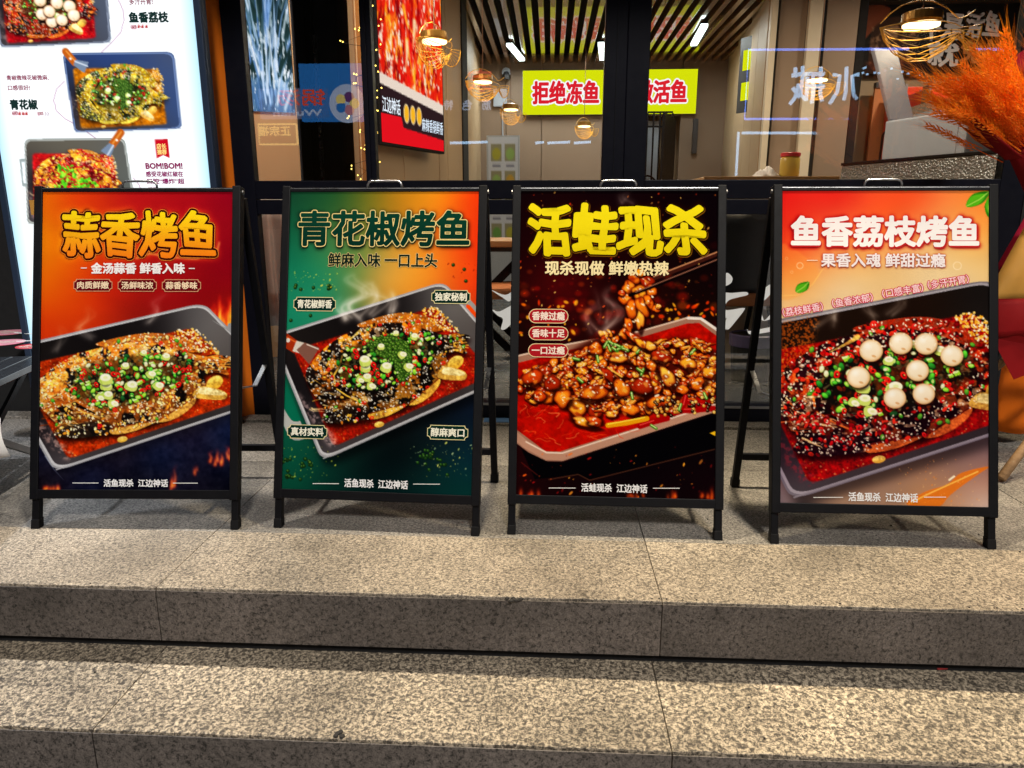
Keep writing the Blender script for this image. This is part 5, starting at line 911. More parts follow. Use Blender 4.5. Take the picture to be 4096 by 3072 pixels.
# angled left wall with the dish screen
P0, P1 = dp(770, 305, 5.1), dp(965, 326, 6.4); lwall = empty('left_wall'); lwall['kind'] = 'structure'
Ya, Yb = 5.35, 6.95; A = Vector((fx(776, Ya), Ya, 0)); B = Vector((fx(998, Yb), Yb, 0))
for t0, t1 in ((0, .36), (.36, .72), (.72, .82), (.82, 1)): wall('wall_panel', ((A.lerp(B, t0).x+.002, A.lerp(B, t0).y), (A.lerp(B, t1).x-.002, A.lerp(B, t1).y)), 0, 3.1, 'beige_wall', lwall)
wall('wall_panel', ((B.x+.01, B.y), (fx(1006, 7.1), 7.3)), 0, 3.1, 'dark_void', lwall); wall('wall_panel', ((fx(1006, 7.35), 7.35), (fx(1038, BYW), BYW)), 0, 3.1, 'beige_wall', lwall)
wall('wall_panel', ((fx(736, 6.4), 6.4), (A.x-.01, A.y)), 0, 3.1, 'slat_wood', lwall)
# dark passage and lit column in the narrow bay
pas = empty('passage_wall'); pas['kind'] = 'structure'; wall('wall_panel', ((fx(640, 6.6), 6.6), (fx(736, 6.6), 6.6)), 0, 3.1, 'passage_dark', pas); wall('wall_panel', ((fx(642, 4.62), 4.62), (fx(650, 6.6), 6.6)), 0, 3.1, 'passage_dark', pas); MB().box(fx(672, 6.5), fx(688, 6.5), 6.46, 6.5, 0, 3.1).build('door_frame', 'shopfront_black', pas); MB().box(fx(690, 6.5), fx(694, 6.5), 6.44, 6.5, .3, 2.4).build('door_pull', 'steel', pas)
co = empty('poster_column', (fx(585, 4.5), 4.5, 0), label='beige column with a splashing fish poster given an added glow, behind the narrow bay', cat='column')
cl, cr_ = fx(470, 4.45)-co.location.x, fx(642, 4.6)-co.location.x; b = MB(); b.quadbox([(cl, -.05, 0), (cr_, .1, 0), (cr_-.05, .16, 0), (cl, .16, 0)], [(cl, -.05, 3.1), (cr_, .1, 3.1), (cr_-.05, .16, 3.1), (cl, .16, 3.1)]); b.build('shaft', 'beige_wall', co, bevel=.004)
def paint_splash():
    c = Canvas(200, 260, homog([(0, 0), (100, 0), (100, 130), (0, 130)], [(0, 0), (200, 0), (200, 260), (0, 260)]), 51); n = fbm(260, 200, 40, 5, 2)[..., None]; c.a[:] = K(38, 58, 58)*(.6+.9*n)
    s_ = fbm(260, 200, 34, 5, 8, .7); yv = np.clip((c.yy/260-.35)*2.2, 0, 1); c.put(np.clip((s_-.52)*9, 0, 1)*yv, K(180, 205, 240), .9); c.put(np.clip((fbm(260, 200, 14, 4, 12)-.6)*12, 0, 1)*yv, K(240, 248, 255))
    c.poly([(35, 0), (80, 0), (84, 22), (80, 46), (72, 50), (58, 40), (45, 22)], (150, 120, 115), sm=True); c.poly([(35, 0), (58, 0), (58, 16), (48, 22), (36, 12)], (200, 60, 30), sm=True); c.line([(60, 36), (70, 46), (79, 48)], 9, (200, 70, 80)); c.line([(62, 0), (72, 20), (78, 40)], 7, (205, 195, 190), al=.8); c.line([(30, 36), (40, 20), (48, 8)], 5, (225, 150, 140))
    c.put(c.pmask([(0, 105), (100, 118), (100, 130), (0, 130)], bl=3), K(70, 100, 130), .8)
    for _ in range(90):
        x = c.rg.normal(52, 22); y = c.rg.uniform(60, 128); l = c.rg.uniform(8, 46); d = (x-50)*.03+c.rg.normal(0, .25); p = [(x, y), (x+d*l*.5, y-l*.55), (x+d*l*1.3, y-l)]
        c.line(p, c.rg.uniform(1, 5), [(200, 220, 250), (150, 180, 225), (235, 245, 255), (110, 140, 190)][c.rg.integers(4)], al=c.rg.uniform(.4, .9), taper=True, bl=1)
    for q in c.scatter(np.ones((260, 200)), 160): c.ell(q[0]/2, q[1]/2, c.rg.uniform(.3, 1.1), c.rg.uniform(.3, 1.2), 0, (235, 245, 255), al=.9)
    return c.out()
pz0 = dp(585, 235, 4.42).z; ph = 1.15; tw = math.atan2(.15, cr_-cl)
picture('poster_face', paint_splash(), (cr_-cl)*.68, ph, 'ink_added_glow', co, ((cl+cr_)/2+(cr_-cl)*.16, .025+.15*.16-.008, pz0), (0, 0, tw))  # printed poster given emission to look bright; no lamp behind it
# dish screen
def paint_screen():
    c = Canvas(160, 360, homog([(0, 0), (80, 0), (80, 180), (0, 180)], [(0, 0), (160, 0), (160, 360), (0, 360)]), 52); n = fbm(360, 160, 30, 5, 3, .35)[..., None]; n2 = fbm(360, 160, 12, 4, 5, .3)[..., None]
    c.a[:] = K(176, 16, 24)*(1-n)+K(246, 96, 44)*n; c.put(np.clip((fbm(360, 160, 34, 4, 15, .3)-.52)*6, 0, 1), K(255, 170, 60), .8); c.put(np.clip((n2[..., 0]-.56)*8, 0, 1), K(255, 240, 215), .9); c.put(np.clip((fbm(360, 160, 16, 4, 9, .3)-.58)*9, 0, 1), K(120, 6, 18), .85)
    for _ in range(46):
        x, y = c.rg.uniform(5, 75), c.rg.uniform(-10, 130); d = c.rg.normal(0, 7); c.line([(x, y), (x+d*.3, y+12), (x+d, y+c.rg.uniform(18, 40))], c.rg.uniform(1.5, 5), [(255, 235, 190), (140, 8, 16), (255, 176, 60), (235, 40, 44), (255, 120, 110)][c.rg.integers(5)], al=.8, taper=True, bl=1)
    for _ in range(10): x, y = c.rg.uniform(10, 60), c.rg.uniform(0, 60); c.line([(x, y), (x+2, y+8)], 1.6, (150, 170, 40))
    c.poly([(0, 128), (80, 140), (80, 148), (0, 136)], (225, 205, 190)); c.poly([(0, 136), (80, 148), (80, 180), (0, 180)], (58, 40, 44)); c.poly([(0, 158), (24, 158), (26, 166), (80, 170), (80, 180), (0, 180)], (205, 36, 50))
    for x in (30, 38, 46): c.ell(x, 154, 3.4, 7.5, 0, (240, 220, 190)); c.ell(x, 154, 2.8, 6.6, 0, (235, 170, 60))
    c.poly([(58, 0), (80, 0), (80, 26), (64, 22)], (90, 30, 36)); c.poly([(60, 34), (78, 42), (78, 50), (60, 42)], (180, 30, 36)); return c.out()
sA, sB = dp(826, 306, 5.42), dp(959, 327, 6.28); sA.z = sB.z = (sA.z+sB.z)/2; sw = (sB-sA).length; sa = math.atan2(sB.y-sA.y, sB.x-sA.x)
sc_ = empty('dish_screen', ((sA.x+sB.x)/2, (sA.y+sB.y)/2, sA.z), sa, 'tall bright red screen of sizzling fish hung on the angled beige wall', 'screen')
MB().box(-sw/2-.02, sw/2+.02, .004, .06, -.02, 1.7).build('casing', 'frame_black', sc_, bevel=.004); picture('screen_face', paint_screen(), sw, 1.66, 'ink_screen', sc_, (0, .001, 0))
i = Ink(); i.writing('江边神话', -sw*.48, -sw*.22, .21, .32, (235, 245, 255), bold=.0015, n=6); i.writing('麻辣香锅鲜香', sw*.12, sw*.49, .13, .23, (225, 240, 255), bold=.001, n=6); i.writing('创江户', sw*.13, sw*.3, 1.52, 1.64, (200, 230, 255), bold=.001, n=6); i.writing('TOP1', sw*.26, sw*.44, 1.26, 1.33, (240, 200, 200), bold=.002, n=6, ang=-.12); link('lettering', i.mesh('lettering'), 'ink_screen', sc_, (0, -.001, 0))
# yellow sign
zs = [sp(2090, 288, 10.1), sp(2794, 268, 10.1), sp(2785, 452, 10.1), sp(2090, 464, 10.1)]; yx0, yx1 = zs[0].x, zs[1].x; yz1 = (zs[0].z+zs[1].z)/2; yz0 = (zs[2].z+zs[3].z)/2
ys = empty('yellow_lightbox_sign', ((yx0+yx1)/2, 10.1, yz0), label='bright yellow lit sign with red white-edged characters on the back wall', cat='sign'); hw = (yx1-yx0)/2; hh = yz1-yz0
MB().box(-hw, hw, .004, .085, 0, hh).build('casing', 'steel_dull', ys, bevel=.003); MB().box(-hw+.004, hw-.004, 0, .0035, .004, hh-.004).build('lit_face', 'sign_yellow', ys)
for t, a, b_ in (('拒绝冻鱼', 465, 1050), ('只做活鱼', 1190, 1775)):
    u0 = -hw+2*hw*(a-395)/1450; u1 = -hw+2*hw*(b_-395)/1450; z0_, z1_ = hh*.20, hh*.80
    for nm, bo, m, y in (('character_edge', .03, 'sign_white', -.004), ('characters', .011, 'sign_red', -.008)):
        k = Ink(); k.STEP = 1e-4; k.writing(t, u0+.03, u1-.03, z0_+.03, z1_-.03, (255, 255, 255), bold=bo, n=14); link(nm, k.mesh(nm), m, ys, (0, y, 0))
# linear lamps under the slats
def tube_lamp(a, b_, label):
    P, Q = on_z(a[0]/4, a[1]/4, 2.84), on_z(b_[0]/4, b_[1]/4, 2.84); e = empty('linear_lamp', P.lerp(Q, .5), label=label, cat='lamp', group='linear lamps under the slatted ceiling'); d = (Q-P)/2
    b = MB(); b.bar(-d, d, .07, .03); b.build('tube', 'tube_light', e); b = MB(); b.bar(-d+Vector((0, 0, .026)), d+Vector((0, 0, .026)), .075, .02); b.build('housing', 'frame_black', e)
    ld = bpy.data.lights.new('linear_lamp_light', 'AREA'); ld.shape = 'RECTANGLE'; ld.size = .12; ld.size_y = .9; ld.energy = 16; ld.color = (.95, 1, .93); lo = bpy.data.objects.new('light', ld); COL.objects.link(lo); lo.parent = e; lo.location = (0, 0, -.03)
tube_lamp((2037, 178), (2088, 239), 'white linear lamp above the left end of the yellow sign'); tube_lamp((2404, 174), (2410, 236), 'white linear lamp half hidden by the thick mullion'); tube_lamp((2818, 101), (2775, 178), 'white linear lamp above the right end of the yellow sign')
for x, y, s_ in ((-.75, 4.9, 34), (1.6, 5.4, 14), (3.4, 5.9, 40), (1.2, 6.4, 11), (-1.75, 3.9, 50), (2.3, 4.5, 26)):  # unseen fill lamps added to brighten the walls, column and machine
    e = empty('added_ceiling_fill', (x, y, 2.86), label='round fill lamp added out of view to brighten the shop', cat='lamp', group='added fill lamps in the shop ceiling'); MB().lathe([(.11, 0), (.11, .03), (.08, .03)], 18).build('ring', 'white_enamel', e)
    ld = bpy.data.lights.new('added_fill_light', 'AREA'); ld.shape = 'DISK'; ld.size = .2; ld.energy = s_; ld.color = (1, .84, .62); lo = bpy.data.objects.new('light', ld); COL.objects.link(lo); lo.parent = e; lo.location = (0, 0, -.01)
# fish shaped rattan pendants
def pendant_proto():
    e = empty('fish_pendant'); MB().lathe([(.086, .0), (.094, .012), (.092, .05), (.06, .06), (.012, .066)], 28).build('cap', 'lamp_cap', e, smooth=False); MB().lathe([(.085, -.012), (.0855, -.001), (.05, -.0005)], 28).build('glow_disc', 'lamp_glow', e); MB().tube([(0, 0, .06), (0, 0, 1.6)], .0035, 6).build('cord', 'cord', e)
    prof = [(-.23, 0), (-.19, .055), (-.13, .105), (-.05, .135), (.03, .13), (.11, .09), (.17, .035), (.21, .05), (.25, .085)]
    for k in range(13):
        a = math.pi*(.98+1.04*k/12)
        b = MB(); b.tube([(x+.02, r*math.cos(a)*.8, r*math.sin(a)*1.15-.02) for x, r in prof], .0024, 5); b.build('rib', 'rattan', e)
    b = MB(); b.tube([(x+.02, 0, r*.8+.0) for x, r in prof], .003, 6); b.build('rib', 'rattan', e)
    for x, r in ((.27, .085),):
        b = MB(); b.tube([(x, r*math.cos(t)*.8, r*math.sin(t)*1.15-.02) for t in [math.pi*(1+k/12) for k in range(13)]], .004, 5); b.build('hoop', 'rattan', e)
    ld = bpy.data.lights.new('pendant_light', 'POINT'); ld.energy = 2.6; ld.shadow_soft_size = .08; ld.color = (1, .72, .36); lo = bpy.data.objects.new('light', ld); COL.objects.link(lo); lo.parent = e; lo.location = (0, 0, -.05); return e
pp = pendant_proto()
for k, (x, y, Y, rz, sc2, lab) in enumerate(((938, 88, 5.2, 1.25, 1.0, 'in front of the red dish screen'), (1043, 176, 6.4, .8, .9, 'beside the slatted ceiling edge'), (1103, 236, 8.3, 1.15, .95, 'at the left end of the yellow sign'), (1262, 272, 9.4, .95, .9, 'just below the yellow sign'), (1990, 52, 3.98, .1, 1.0, 'in front of the dark calligraphy banner, the largest'), (1766, 172, 6.3, .45, .9, 'in front of the pale pilasters, mixed with neon script'))):
    o = pp if k == 0 else copy_tree(pp); o.location = dp(x, y, Y); o.rotation_euler = (0, 0, rz); o.scale = (sc2,)*3; tag(o, 'fish shaped rattan pendant lamp '+lab, 'lamp', 'fish shaped pendant lamps')
# right hand walls
rw = empty('right_wall'); rw['kind'] = 'structure'
C0, C1 = Vector((fx(1566, BYW), BYW, 0)), Vector((fx(1644, 7.2), 7.2, 0))
for t0, t1 in ((0, .3), (.3, .62), (.62, .82), (.82, 1)): wall('wall_panel', ((C0.lerp(C1, t0).x, C0.lerp(C1, t0).y-.003), (C0.lerp(C1, t1).x, C0.lerp(C1, t1).y+.003)), 0, 3.1, 'beige_wall', rw)
YR = 7.1
for a, b_, m in ((1646, 1660, 'pale_pilaster'), (1660, 1667, 'dark_void'), (1668, 1725, 'brown_wall'), (1725, 1753, 'pale_pilaster'), (1753, 1765, 'dark_void'), (1766, 1834, 'brown_wall'), (1835, 1853, 'dark_void')): wall('wall_panel', ((fx(a, YR), YR-(.06 if m == 'pale_pilaster' else 0)), (fx(b_, YR)-.003, YR-(.06 if m == 'pale_pilaster' else 0))), 0, 3.1, m, rw)
wall('wall_panel', ((fx(1850, 7.3), 7.62), (fx(2900, 7.6), 7.62)), 0, 3.1, 'beige_wall', rw)
nb = empty('wall_notice', (sp(2900+180/1.85, 700/1.85, 8.2).x, 8.17, sp(2900+180/1.85, 830/1.85, 8.2).z), -1.0, 'small dark notice with yellow-green marks on the right wall', 'notice'); MB().box(-.16, .16, -.02, 0, 0, .75).build('board', 'chair_shell', nb); MB().box(-.11, .11, -.024, -.021, .42, .62).build('mark', 'sign_yellow', nb); MB().box(-.11, .11, -.024, -.021, .12, .3).build('mark', 'sign_yellow', nb)
# dark banner with brush writing
q = lambda x, y, Y: sp(2900+x/1.85, y/1.85, Y)
bn0, bn1 = q(978, 545, 7.5), q(2330, 20, 7.5); bnw = bn1.x-bn0.x; bnh = bn1.z-bn0.z
bn = empty('calligraphy_banner', ((bn0.x+bn1.x)/2, 7.5, bn0.z), label='dark banner with a hand, fish and brush writing, high behind the counter', cat='banner')
def paint_banner():
    c = Canvas(300, 120, homog([(978, 20), (2330, 20), (2330, 545), (978, 545)], [(0, 0), (300, 0), (300, 120), (0, 120)]), 53); n = fbm(120, 300, 24, 4, 4)[..., None]; c.a[:] = K(16, 16, 22)*(.6+.8*n)
    c.poly([(978, 30), (1170, 40), (1180, 100), (1090, 190), (978, 290)], (150, 96, 70), sm=True); c.poly([(1080, 180), (1250, 110), (1420, 180), (1400, 400), (1250, 520), (1080, 500), (1060, 300)], (96, 66, 48), sm=True, al=.8); c.put(np.clip((fbm(120, 300, 10, 4, 6)-.55)*8, 0, 1)*c.pmask([(1060, 150), (1420, 160), (1420, 520), (1060, 520)], bl=4), K(190, 160, 130), .8)
    c.line([(1480, 70), (1550, 40), (1620, 60)], 30, (70, 100, 150), bl=3, al=.7); c.put(c.pmask([(1040, 440), (1500, 430), (1500, 545), (1000, 545)], bl=5), K(120, 50, 20), .5); return c.out()
picture('banner_face', paint_banner(), bnw, bnh, 'ink_dim', bn)
def bx(x, y): return ((x-978)/1352-.5)*bnw, (545-y)/525*bnh
for t, a, m in (('不是', (1445, 1770, 100, 285), 'white_print'), ('活鱼', (1790, 2050, 85, 272), 'white_print'), ('就', (1520, 1760, 310, 490), 'white_print'), ('免单', (1775, 2120, 300, 465), 'orange_print')):
    k = Ink(); (x0_, z0_), (x1_, z1_) = bx(a[0], a[3]), bx(a[1], a[2]); k.writing(t, x0_, x1_, z0_, z1_, (255, 255, 255), bold=.007, warp=.05, n=10); link('brush_writing', k.mesh('brush_writing'), m, bn, (0, -.004, 0))
# counter, machine, fridge, cabinets
L1 = q(868, 1207, 5.5); cz = L1.z; R1 = on_z((2900+2050/1.85)/4, 1106/1.85/4, cz); R2 = R1+(R1-L1)*.8
ct = empty('steel_counter', (L1.x, L1.y, 0), label='counter faced in hammered steel, seen through the right bay', cat='counter'); d = R2-L1; nn = Vector((-d.y, d.x, 0)).normalized()*.6; o0 = Vector((0, 0, 0)); d.z = 0
b = MB(); b.quadbox([o0, d, d+nn, nn], [v+Vector((0, 0, cz-.022)) for v in (o0, d, d+nn, nn)]); b.build('hammered_front', 'hammered_steel', ct); ov = -nn.normalized()*.012; b = MB(); b.quadbox([v+Vector((0, 0, cz-.02)) for v in (ov, d+ov, d+nn, nn)], [v+Vector((0, 0, cz)) for v in (ov, d+ov, d+nn, nn)]); b.build('worktop', 'frame_black', ct, bevel=.003)
ux = d.normalized(); uy = nn.normalized(); rzc = math.atan2(d.y, d.x)
mA = L1+ux*((q(1130, 1170, 5.3)-L1).dot(ux)); mw = .62; mh = q(1140, 892, mA.y).z-cz
mc2 = empty('ice_machine', (mA.x+uy.x*.1, mA.y+uy.y*.1, cz+.0005), rzc, 'white enamel machine with its lid tilted open on the steel counter', 'machine')
MB().box(0, mw, 0, .42, 0, mh).build('body', 'white_enamel', mc2, bevel=.012); MB().box(mw*.9, mw*.905, -.002, -.0005, .01, mh-.01).build('seam', 'steel_dull', mc2); MB().box(-.003, -.0005, .10, .16, mh*.5, mh*.5+.045).build('socket', 'rubber', mc2); b = MB(); b.quadbox([(0, .02, mh+.001), (0, .24, mh+.001), (.025, .24, mh+.01), (.025, .02, mh+.01)], [(-.22, .02, mh+.50), (-.22, .24, mh+.50), (-.195, .24, mh+.51), (-.195, .02, mh+.51)]); b.build('lid', 'lid_shaded', mc2, bevel=.006)  # lid base colour greyed to hold the shade on it
b = MB(); b.tube([(-.08, .1, -.0), (-.075, .12, .16), (-.05, .14, .22), (-.02, .16, .2)], .008, 6); b.tube([(-.2, .2, 0), (-.195, .2, .2), (-.16, .2, .24), (-.13, .2, .2), (-.13, .2, 0)], .008, 6); b.build('hose', 'rubber', mc2)
for nm, a, Y, dpt, lab in (('red_cabinet', (1320, 1485, 640, 890), 6.9, .4, 'tall red cabinet left of the drinks fridge'), ('red_cabinet', (1500, 2300, 640, 845), 6.5, .5, 'wide red header above the drinks fridge')):
    p0, p1 = q(a[0], a[3], Y), q(a[1], a[2], Y); e = empty(nm, ((p0.x+p1.x)/2, Y, p0.z-(.0 if Y > 6.6 else 0)), label=lab, cat='cabinet', group='red cabinets'); hw2 = (p1.x-p0.x)/2; MB().box(-hw2, hw2, 0, dpt, -(1.2 if Y > 6.6 else 0), p1.z-p0.z).build('carcass', 'red_cabinet', e, bevel=.006); MB().box(-hw2-.02, -hw2-.001, -.015, .1, -(1.2 if Y > 6.6 else 0), p1.z-p0.z+.02).build('edge_trim', 'steel_dull', e); MB().box(hw2*.3, hw2*.3+.02, -.02, -.001, .1, .25).build('handle', 'steel', e)
p0, p1 = q(1085, 890, 7.4), q(1275, 650, 7.4); e = empty('amber_panel', ((p0.x+p1.x)/2, 7.4, p0.z), label='amber wooden panel with dark frame below the banner', cat='panel'); hw2 = (p1.x-p0.x)/2; MB().box(-hw2, hw2, 0, .03, -.6, p1.z-p0.z).build('board', 'chair_orange', e); MB().box(hw2, hw2+.06, -.02, .04, -.6, p1.z-p0.z+.05).build('frame', 'chair_shell', e); MB().box(-hw2, hw2, -.02, .04, p1.z-p0.z, p1.z-p0.z+.05).build('frame', 'chair_shell', e)
p0, p1 = q(1550, 1150, 6.0), q(2300, 850, 6.0); fr = empty('drinks_fridge', ((p0.x+p1.x)/2, 6.0, p0.z), label='blue lit drinks fridge full of dark bottles behind the counter', cat='fridge'); hw2 = (p1.x-p0.x)/2; fh = p1.z-p0.z
MB().box(-hw2, hw2, .4, .43, 0, fh).build('lit_back', 'fridge_light', fr); MB().box(-hw2-.03, -hw2, 0, .43, -.9, fh+.05).build('side', 'white_enamel', fr); MB().box(hw2, hw2+.03, 0, .43, -.9, fh+.05).build('side', 'white_enamel', fr); MB().box(-hw2, hw2, 0, .39, -.02, -.001).build('shelf', 'steel_dull', fr); MB().box(-hw2, hw2, .0, .39, fh*.52, fh*.54).build('shelf', 'steel_dull', fr); MB().box(-hw2-.03, hw2+.03, -.02, .43, fh+.051, fh+.12).build('header', 'steel', fr)
for x in (-.3, .1, .5): MB().box(x, x+.03, -.01, .02, 0, fh).build('door_stile', 'steel_dull', fr)
bt = MB(); bt.lathe([(.03, 0), (.032, .01), (.032, .12), (.012, .17), (.012, .21), (.015, .215), (.015, .225)], 12); btm = bt.mesh('bottle')
for k in range(18):
    o = link('bottle', btm, 'bottle_glass', None, (fr.location.x-hw2+.05+k*.078, 6.0+.12+(k % 2)*.05, p0.z+.0005)); tag(o, 'dark glass bottle in the row inside the drinks fridge', 'bottle', 'bottles in the drinks fridge')
# side counter with jar and cloth
jp = sp(2900+480/1.85, 1312/1.85, 4.4); e = empty('side_counter', (jp.x, 4.4, 0), label='low pale counter under the lidded jar, behind the right bay', cat='counter'); MB().box(-.5, .22, -.1, .25, 0, jp.z-.025).build('carcass', 'pale_pilaster', e); MB().box(-.52, .24, -.12, .27, jp.z-.024, jp.z).build('worktop', 'wood_top', e, bevel=.004)
j = empty('lidded_jar', (jp.x, 4.42, jp.z+.0005), label='glass jar of yellow snacks with a red lid', cat='jar'); MB().lathe([(.05, 0), (.055, .01), (.055, .10), (.048, .115)], 20).build('jar_body', 'yellow_oil', j, smooth=True); MB().lathe([(.054, .116), (.056, .12), (.056, .135), (.05, .138)], 20).build('lid', 'fan_red', j)
cloth = MB(); cg = random.Random(3); cloth.sheet(lambda u, v: ((u-.5)*.17, (v-.5)*.12, .045*math.sin(u*math.pi)*math.sin(v*math.pi)*(1+.5*math.sin(u*17+v*9))+.0005), 12, 10); tag(cloth.build('cloth', 'paper_white', loc=(jp.x-.13, 4.42, jp.z+.0006), smooth=True, solid=.003), 'crumpled white cloth beside the lidded jar', 'cloth')
# grille gate and bright doorway in the back wall
gx0, gx1 = fx(1398, 10.1), fx(1452, 10.1); gz = dp(1430, 240, 10.1).z
g = empty('grille_gate', ((gx0+gx1)/2, 10.05, 0), label='black barred gate standing open under the yellow sign', cat='gate'); gw = gx1-gx0
for k in range(5): MB().bar((-gw/2+gw*k/4, 0, .05), (-gw/2+gw*k/4, 0, gz-.03), .02).build('bar', 'frame_black', g)
for z in (.06, 1.0, gz-.2, gz-.02): MB().bar((-gw/2, 0, z), (gw/2, 0, z), .022).build('rail', 'frame_black', g)
b = MB(); b.tube([(-gw*.42+.17*math.cos(t), -.02, 1.15+.28*math.sin(t)) for t in [2*math.pi*k/20 for k in range(21)]], .012, 6); b.build('ring', 'frame_black', g)
leafd = MB(); leafd.box(0, .03, -.75, 0, .04, gz-.12); leafd.build('open_leaf', 'frame_black', g, loc=(gw/2+.02, 0, 0), rot=(0, 0, -.35))
dw = MB(); dw.box(fx(1396, 10.4), fx(1424, 10.4), 10.36, 10.4, 0, dp(1410, 262, 10.4).z); tag(dw.build('pale_door', 'white_enamel'), 'pale door seen through the bars of the gate', 'door')
b = MB(); b.box(-.03, .03, -.06, 0, -.22, .22); o = b.build('door_handle_plate', 'chair_shell', loc=dp(1500, 295, 10.18)); tag(o, 'slim dark bracket on the back wall right of the gate', 'bracket')
# standing menu inside and wall camera
def paint_small():
    c = Canvas(80, 120, homog([(0, 0), (40, 0), (40, 60), (0, 60)], [(0, 0), (80, 0), (80, 120), (0, 120)]), 54); c.a[:] = K(205, 215, 235)
    for j in range(4):
        for k in range(2): x, y = 11+18*k, 9+14*j; c.poly([(x-7, y-5), (x+7, y-5), (x+7, y+4), (x-7, y+4)], (150, 150, 130)); c.ell(x, y, 5.5, 3.2, 0, [(170, 170, 90), (150, 180, 120), (190, 160, 90), (120, 160, 100)][(j+k) % 4]); c.line([(x-5, y+6), (x+5, y+6)], .8, (90, 90, 110))
    return c.out()
m0, m1 = sp(1955, 900, 9.3), sp(2072, 548, 9.3); e = empty('standing_menu', ((m0.x+m1.x)/2, 9.3, 0), label='pale standing menu with small dish pictures beside the back wall', cat='menu'); MB().box((m0.x-m1.x)/2-.02, (m1.x-m0.x)/2+.02, .004, .06, .0, m1.z+.02).build('casing', 'white_enamel', e); picture('menu_face', paint_small(), m1.x-m0.x, m1.z-.5, 'ink_dim', e, (0, .001, .5))
wc = sp(2026, 292, 10.15); e = empty('wall_camera', wc, label='small round camera on the back wall left of the yellow sign', cat='camera'); MB().lathe([(.05, 0), (.06, .03), (.06, .05)], 14).build('mount', 'white_enamel', e, rot=(R(90), 0, 0)); MB().lathe([(.052, -.05), (.055, 0), (.03, .045)], 14).build('dome', 'chair_shell', e, loc=(0, -.06, -.04))
e = empty('wall_switch', sp(2001, 393, 10.18), label='white switch box with a cable on the back wall', cat='switch'); MB().box(-.09, .09, -.05, 0, -.11, .11).build('box', 'white_enamel', e, bevel=.008); MB().tube([(.03, -.03, -.11), (.035, -.03, -.6), (.03, -.03, -1.4)], .01, 6).build('cable', 'white_enamel', e)
# dining furniture glimpsed through the lower panes
def chair(loc, rz, label, orange=True):
    e = empty('dining_chair', loc, rz, label, 'chair', 'dining chairs behind the lower panes')
    b = MB(); b.sheet(lambda u, v: ((u-.5)*(.50-.06*v*v), .20-.10*math.cos((u-.5)*2.6)+.05*v, .46+.46*v), 12, 8); b.build('backrest', 'chair_shell', e, smooth=True, solid=.022)
    b = MB(); b.sheet(lambda u, v: ((u-.5)*(.44-.06*v*v), .165-.10*math.cos((u-.5)*2.5)+.05*v, .50+.40*v), 12, 8); b.build('back_pad', 'chair_orange' if orange else 'chair_shell', e, smooth=True, solid=.02)
    MB().box(-.23, .23, -.25, .17, .41, .48).build('seat', 'chair_orange', e, bevel=.02)
    for sx in (-1, 1):
        for sy in (-1, 1): MB().tube([(sx*.17, sy*.15-.03, .41), (sx*.21, sy*.2-.03, .0)], [.014, .011], 8).build('leg', 'frame_black', e)
    return e
p = dp(1590, 560, 4.25); chair((p.x-.02, 4.2, .005), math.pi+.15, 'dark shell chair turned away, behind the pane right of the black sign', False); p = dp(1660, 560, 4.15); chair((p.x+.18, 4.3, .005), -.5, 'dark chair with tan leather back, behind the pane beside the red sign')
p = dp(1090, 620, 4.5); chair((p.x-.0, 4.55, .005), -1.2, 'tan seated chair behind the pane left of the black sign'); p = dp(300, 560, 4.3)
t = empty('dining_table', (dp(1020, 500, 4.9).x, 4.95, .005), label='wooden topped dining table behind the pane left of the black sign', cat='table'); MB().box(-.45, .45, -.35, .35, .71, .75).build('table_top', 'wood_top', t, bevel=.006); MB().box(-.42, .42, -.32, .32, .68, .709).build('apron', 'chair_shell', t)
for sx in (-1, 1):
    for sy in (-1, 1): MB().bar((sx*.38, sy*.28, .68), (-sx*.3, sy*.28, .0), .05, .03, (0, 1, 0)).build('leg', 'frame_black', t)
p = on_z(1640/2.16, 838/2.16, .005); e = empty('waste_bin', (p.x, 4.0, .005), label='dark patterned bin lined with a purple bag, behind the lower pane', cat='bin'); MB().lathe([(.10, 0), (.12, .25), (.122, .26)], 22).build('bin_body', 'bin_dark', e); MB().lathe([(.1235, .20), (.127, .262), (.118, .268), (.112, .24)], 22).build('bag', 'bag_purple', e)
cu = MB(); c0 = fx(520, 4.25, 600); c1_ = fx(640, 4.25, 600); cu.sheet(lambda u, v: (c0+(c1_-c0)*u, 4.25+.03*math.sin(u*26), .25+.85*v), 60, 4); tag(cu.build('curtain', 'curtain', smooth=True, solid=.004), 'pale pleated curtain behind the narrow lower pane', 'curtain')
# fairy lights twined down the slim mullion
fl = empty('fairy_lights', (x1, FY+.1, 1.0), label='string of tiny yellow fairy lights hanging inside the slim mullion', cat='fairy lights'); gg = random.Random(6)
pts = [(gg.normalvariate(-.02, .035)-.06*(1-k/26), gg.uniform(-.01, .03), .08+.72*k/26) for k in range(27)]; MB().tube(pts, .0012, 4).build('wire', 'rubber', fl)
b = MB()
for (x, y, z) in pts:
    for _ in range(2): b.lathe([(.001, -.003), (.0032, 0), (.001, .003)], 6, (x+gg.normalvariate(0, .012), y, z+gg.normalvariate(0, .012)))
o = b.build('bulbs', 'fairy', fl); o['kind'] = 'stuff'
